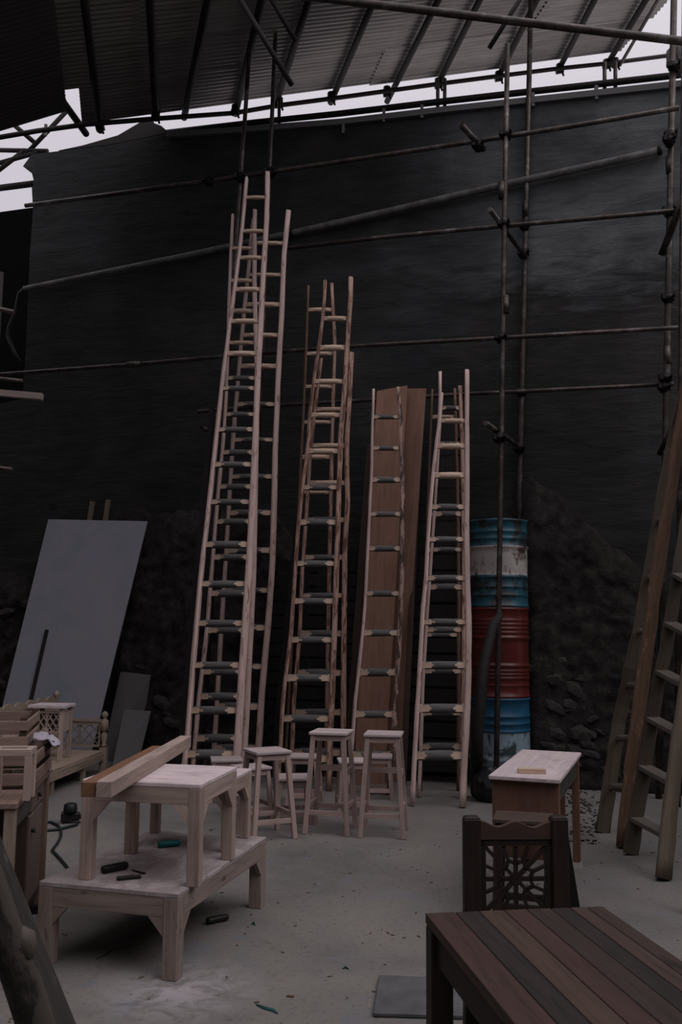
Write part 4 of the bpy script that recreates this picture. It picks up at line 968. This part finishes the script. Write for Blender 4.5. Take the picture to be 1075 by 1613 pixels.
ld = d.normalized(); q = DP(37, 1486, 2.52); mb = MB(); mb.tube([q - ld * .05, q - ld * .02 + Vector((.004, 0, 0)), q + ld * .015 + Vector((.006, 0, 0)), q + ld * .045], [.012, .025, .027, .012], 10, jit=.3); mb.build('knot', LOGW, lg, world=True)
ls = thing('left_scaffold', 'pale beam end poking in from a scaffold at the left frame edge', 'scaffold', (-2.32, 6.0, 0))
a, b = DP(-120, 609, 6.0), DP(67, 625, 6.0); mb = MB(); mb.bar(a, b, .042, .042, (0, 0, 1)); mb.build('beam', wood('pale_beam', (.3, .24, .225)), ls, world=True)
for pa, pb, r in (((-60, 590), (36, 600), .012), ((-60, 730), (20, 740), .016), ((-80, 470), (22, 492), .018)):
    mb = MB(); mb.tube([DP(*pa, 6.05), DP(*pb, 6.05)], r, 8); mb.build('ledger', PIPE, ls, world=True)
p0 = DP(0, 480, 6.1); mb = MB(); mb.tube([(p0.x - .01, p0.y, 0), (p0.x - .01, p0.y, 3.95)], .024, 8); mb.build('standard', PURL, ls, world=True)
mb = MB(); mb.tube([(-1.55, 2.0, 1.62), (-1.30, 3.4, 1.62)], .024, 8); mb.build('ledger', PIPE, ls, world=True)
mb = MB(); mb.tube([(-1.53, 2.1, 0), (-1.53, 2.1, 1.8)], .024, 8); mb.build('standard', PIPE, ls, world=True)

# ------------------------------------------------------------------ things on the floor
gr = thing('power_tool', 'small dark power tool with its cable on the floor beyond the bench', 'tool', FL(114, 1296))
q = FL(114, 1297)
mb = MB(); mb.bar(q + Vector((-.09, 0, .05)), q + Vector((.05, .03, .05)), .085, .075, (0, 0, 1), w1=.06, d1=.06); mb.build('body', TOOLM, gr, .01, True)
mb = MB(); mb.lathe(q + Vector((-.02, .0, .085)), [(.05, 0), (.055, .02), (.05, .06), (.03, .07)], 12); mb.build('motor', BLACK, gr, world=True)
mb = MB(); mb.bar(q + Vector((.05, .03, .05)), q + Vector((.15, .02, .035)), .04, .035, (0, 0, 1)); mb.build('handle', BLACK, gr, .005, True)
cb = [(124, 1297), (120, 1302), (108, 1305), (92, 1309), (70, 1311), (60, 1312)]
mb = MB(); mb.tube([FL(x, y) + Vector((0, 0, .012)) for x, y in cb], .011, 6)
mb.tube([FL(x, y) + Vector((0, 0, .012)) for x, y in ((66, 1299), (80, 1297), (92, 1303), (96, 1310), (96, 1320), (90, 1332), (82, 1342), (90, 1350), (104, 1366), (112, 1378), (112, 1412), (100, 1425), (75, 1436), (50, 1437))], .010, 6); mb.build('cable', CABLE, gr, world=True)
def scrap(label, pts, r, m_, cat='scrap'):
    mb = MB(); mb.tube([FL(x, y) + Vector((0, 0, r * .5)) for x, y in pts], [r * .4] + [r] * (len(pts) - 2) + [r * .3], 6, flat=.5); single(mb, 'floor_scrap', m_, label, cat)
scrap('teal green curl of scrap on the floor at the bottom edge', ((404, 1584), (418, 1590), (430, 1593), (438, 1598)), .008, LEAF)
scrap('tiny teal scrap on the floor right of the dark cylinder', ((396, 1457), (400, 1455), (402, 1459)), .010, LEAF)
scrap('thin dark twig on the floor under the low bench', ((152, 1512), (168, 1503), (183, 1494)), .005, CHIP, 'twig')
scrap('tiny dark scrap on the floor left of the grey slab', ((540, 1527), (545, 1525), (550, 1528)), .008, LEAF)
# wood shavings and crumbs strewn over the floor
mb = MB(); rg = random.Random(5)
for i in range(330):
    x, y = rg.uniform(-1.4, 2.6), rg.uniform(3.2, 8.6); s = rg.uniform(.0015, .0055) * (1.4 if rg.random() < .1 else 1); a = rg.uniform(0, 6.28); e = rg.uniform(1, 2.5)
    c, sn = math.cos(a), math.sin(a); P = [Vector((x + (u * c * e - v * sn) * s, y + (u * sn * e + v * c) * s, .001)) for u, v in ((-1, -1), (1, -1), (1, 1), (-1, 1))]
    top = [p + Vector((0, 0, s * .7)) for p in P]; mb.hexa(P + top)
o = mb.build('wood_crumbs', CHIP); tag(o, 'dark wood crumbs and shavings strewn over the concrete floor', 'debris', None, 'stuff')
mb = MB()
for i in range(150):
    P = FL(rg.uniform(892, 945), rg.uniform(1245, 1330)); s = rg.uniform(.004, .016); rot = Matrix.Rotation(rg.uniform(0, 3), 3, 'Z')
    mb.box(P + Vector((0, 0, s * .35)), (s * 2, s * 1.2, s * .7), rot)
o = mb.build('rubble_crumbs', STONE); tag(o, 'dark rubble crumbs strewn at the foot of the old ladders', 'debris', None, 'stuff')
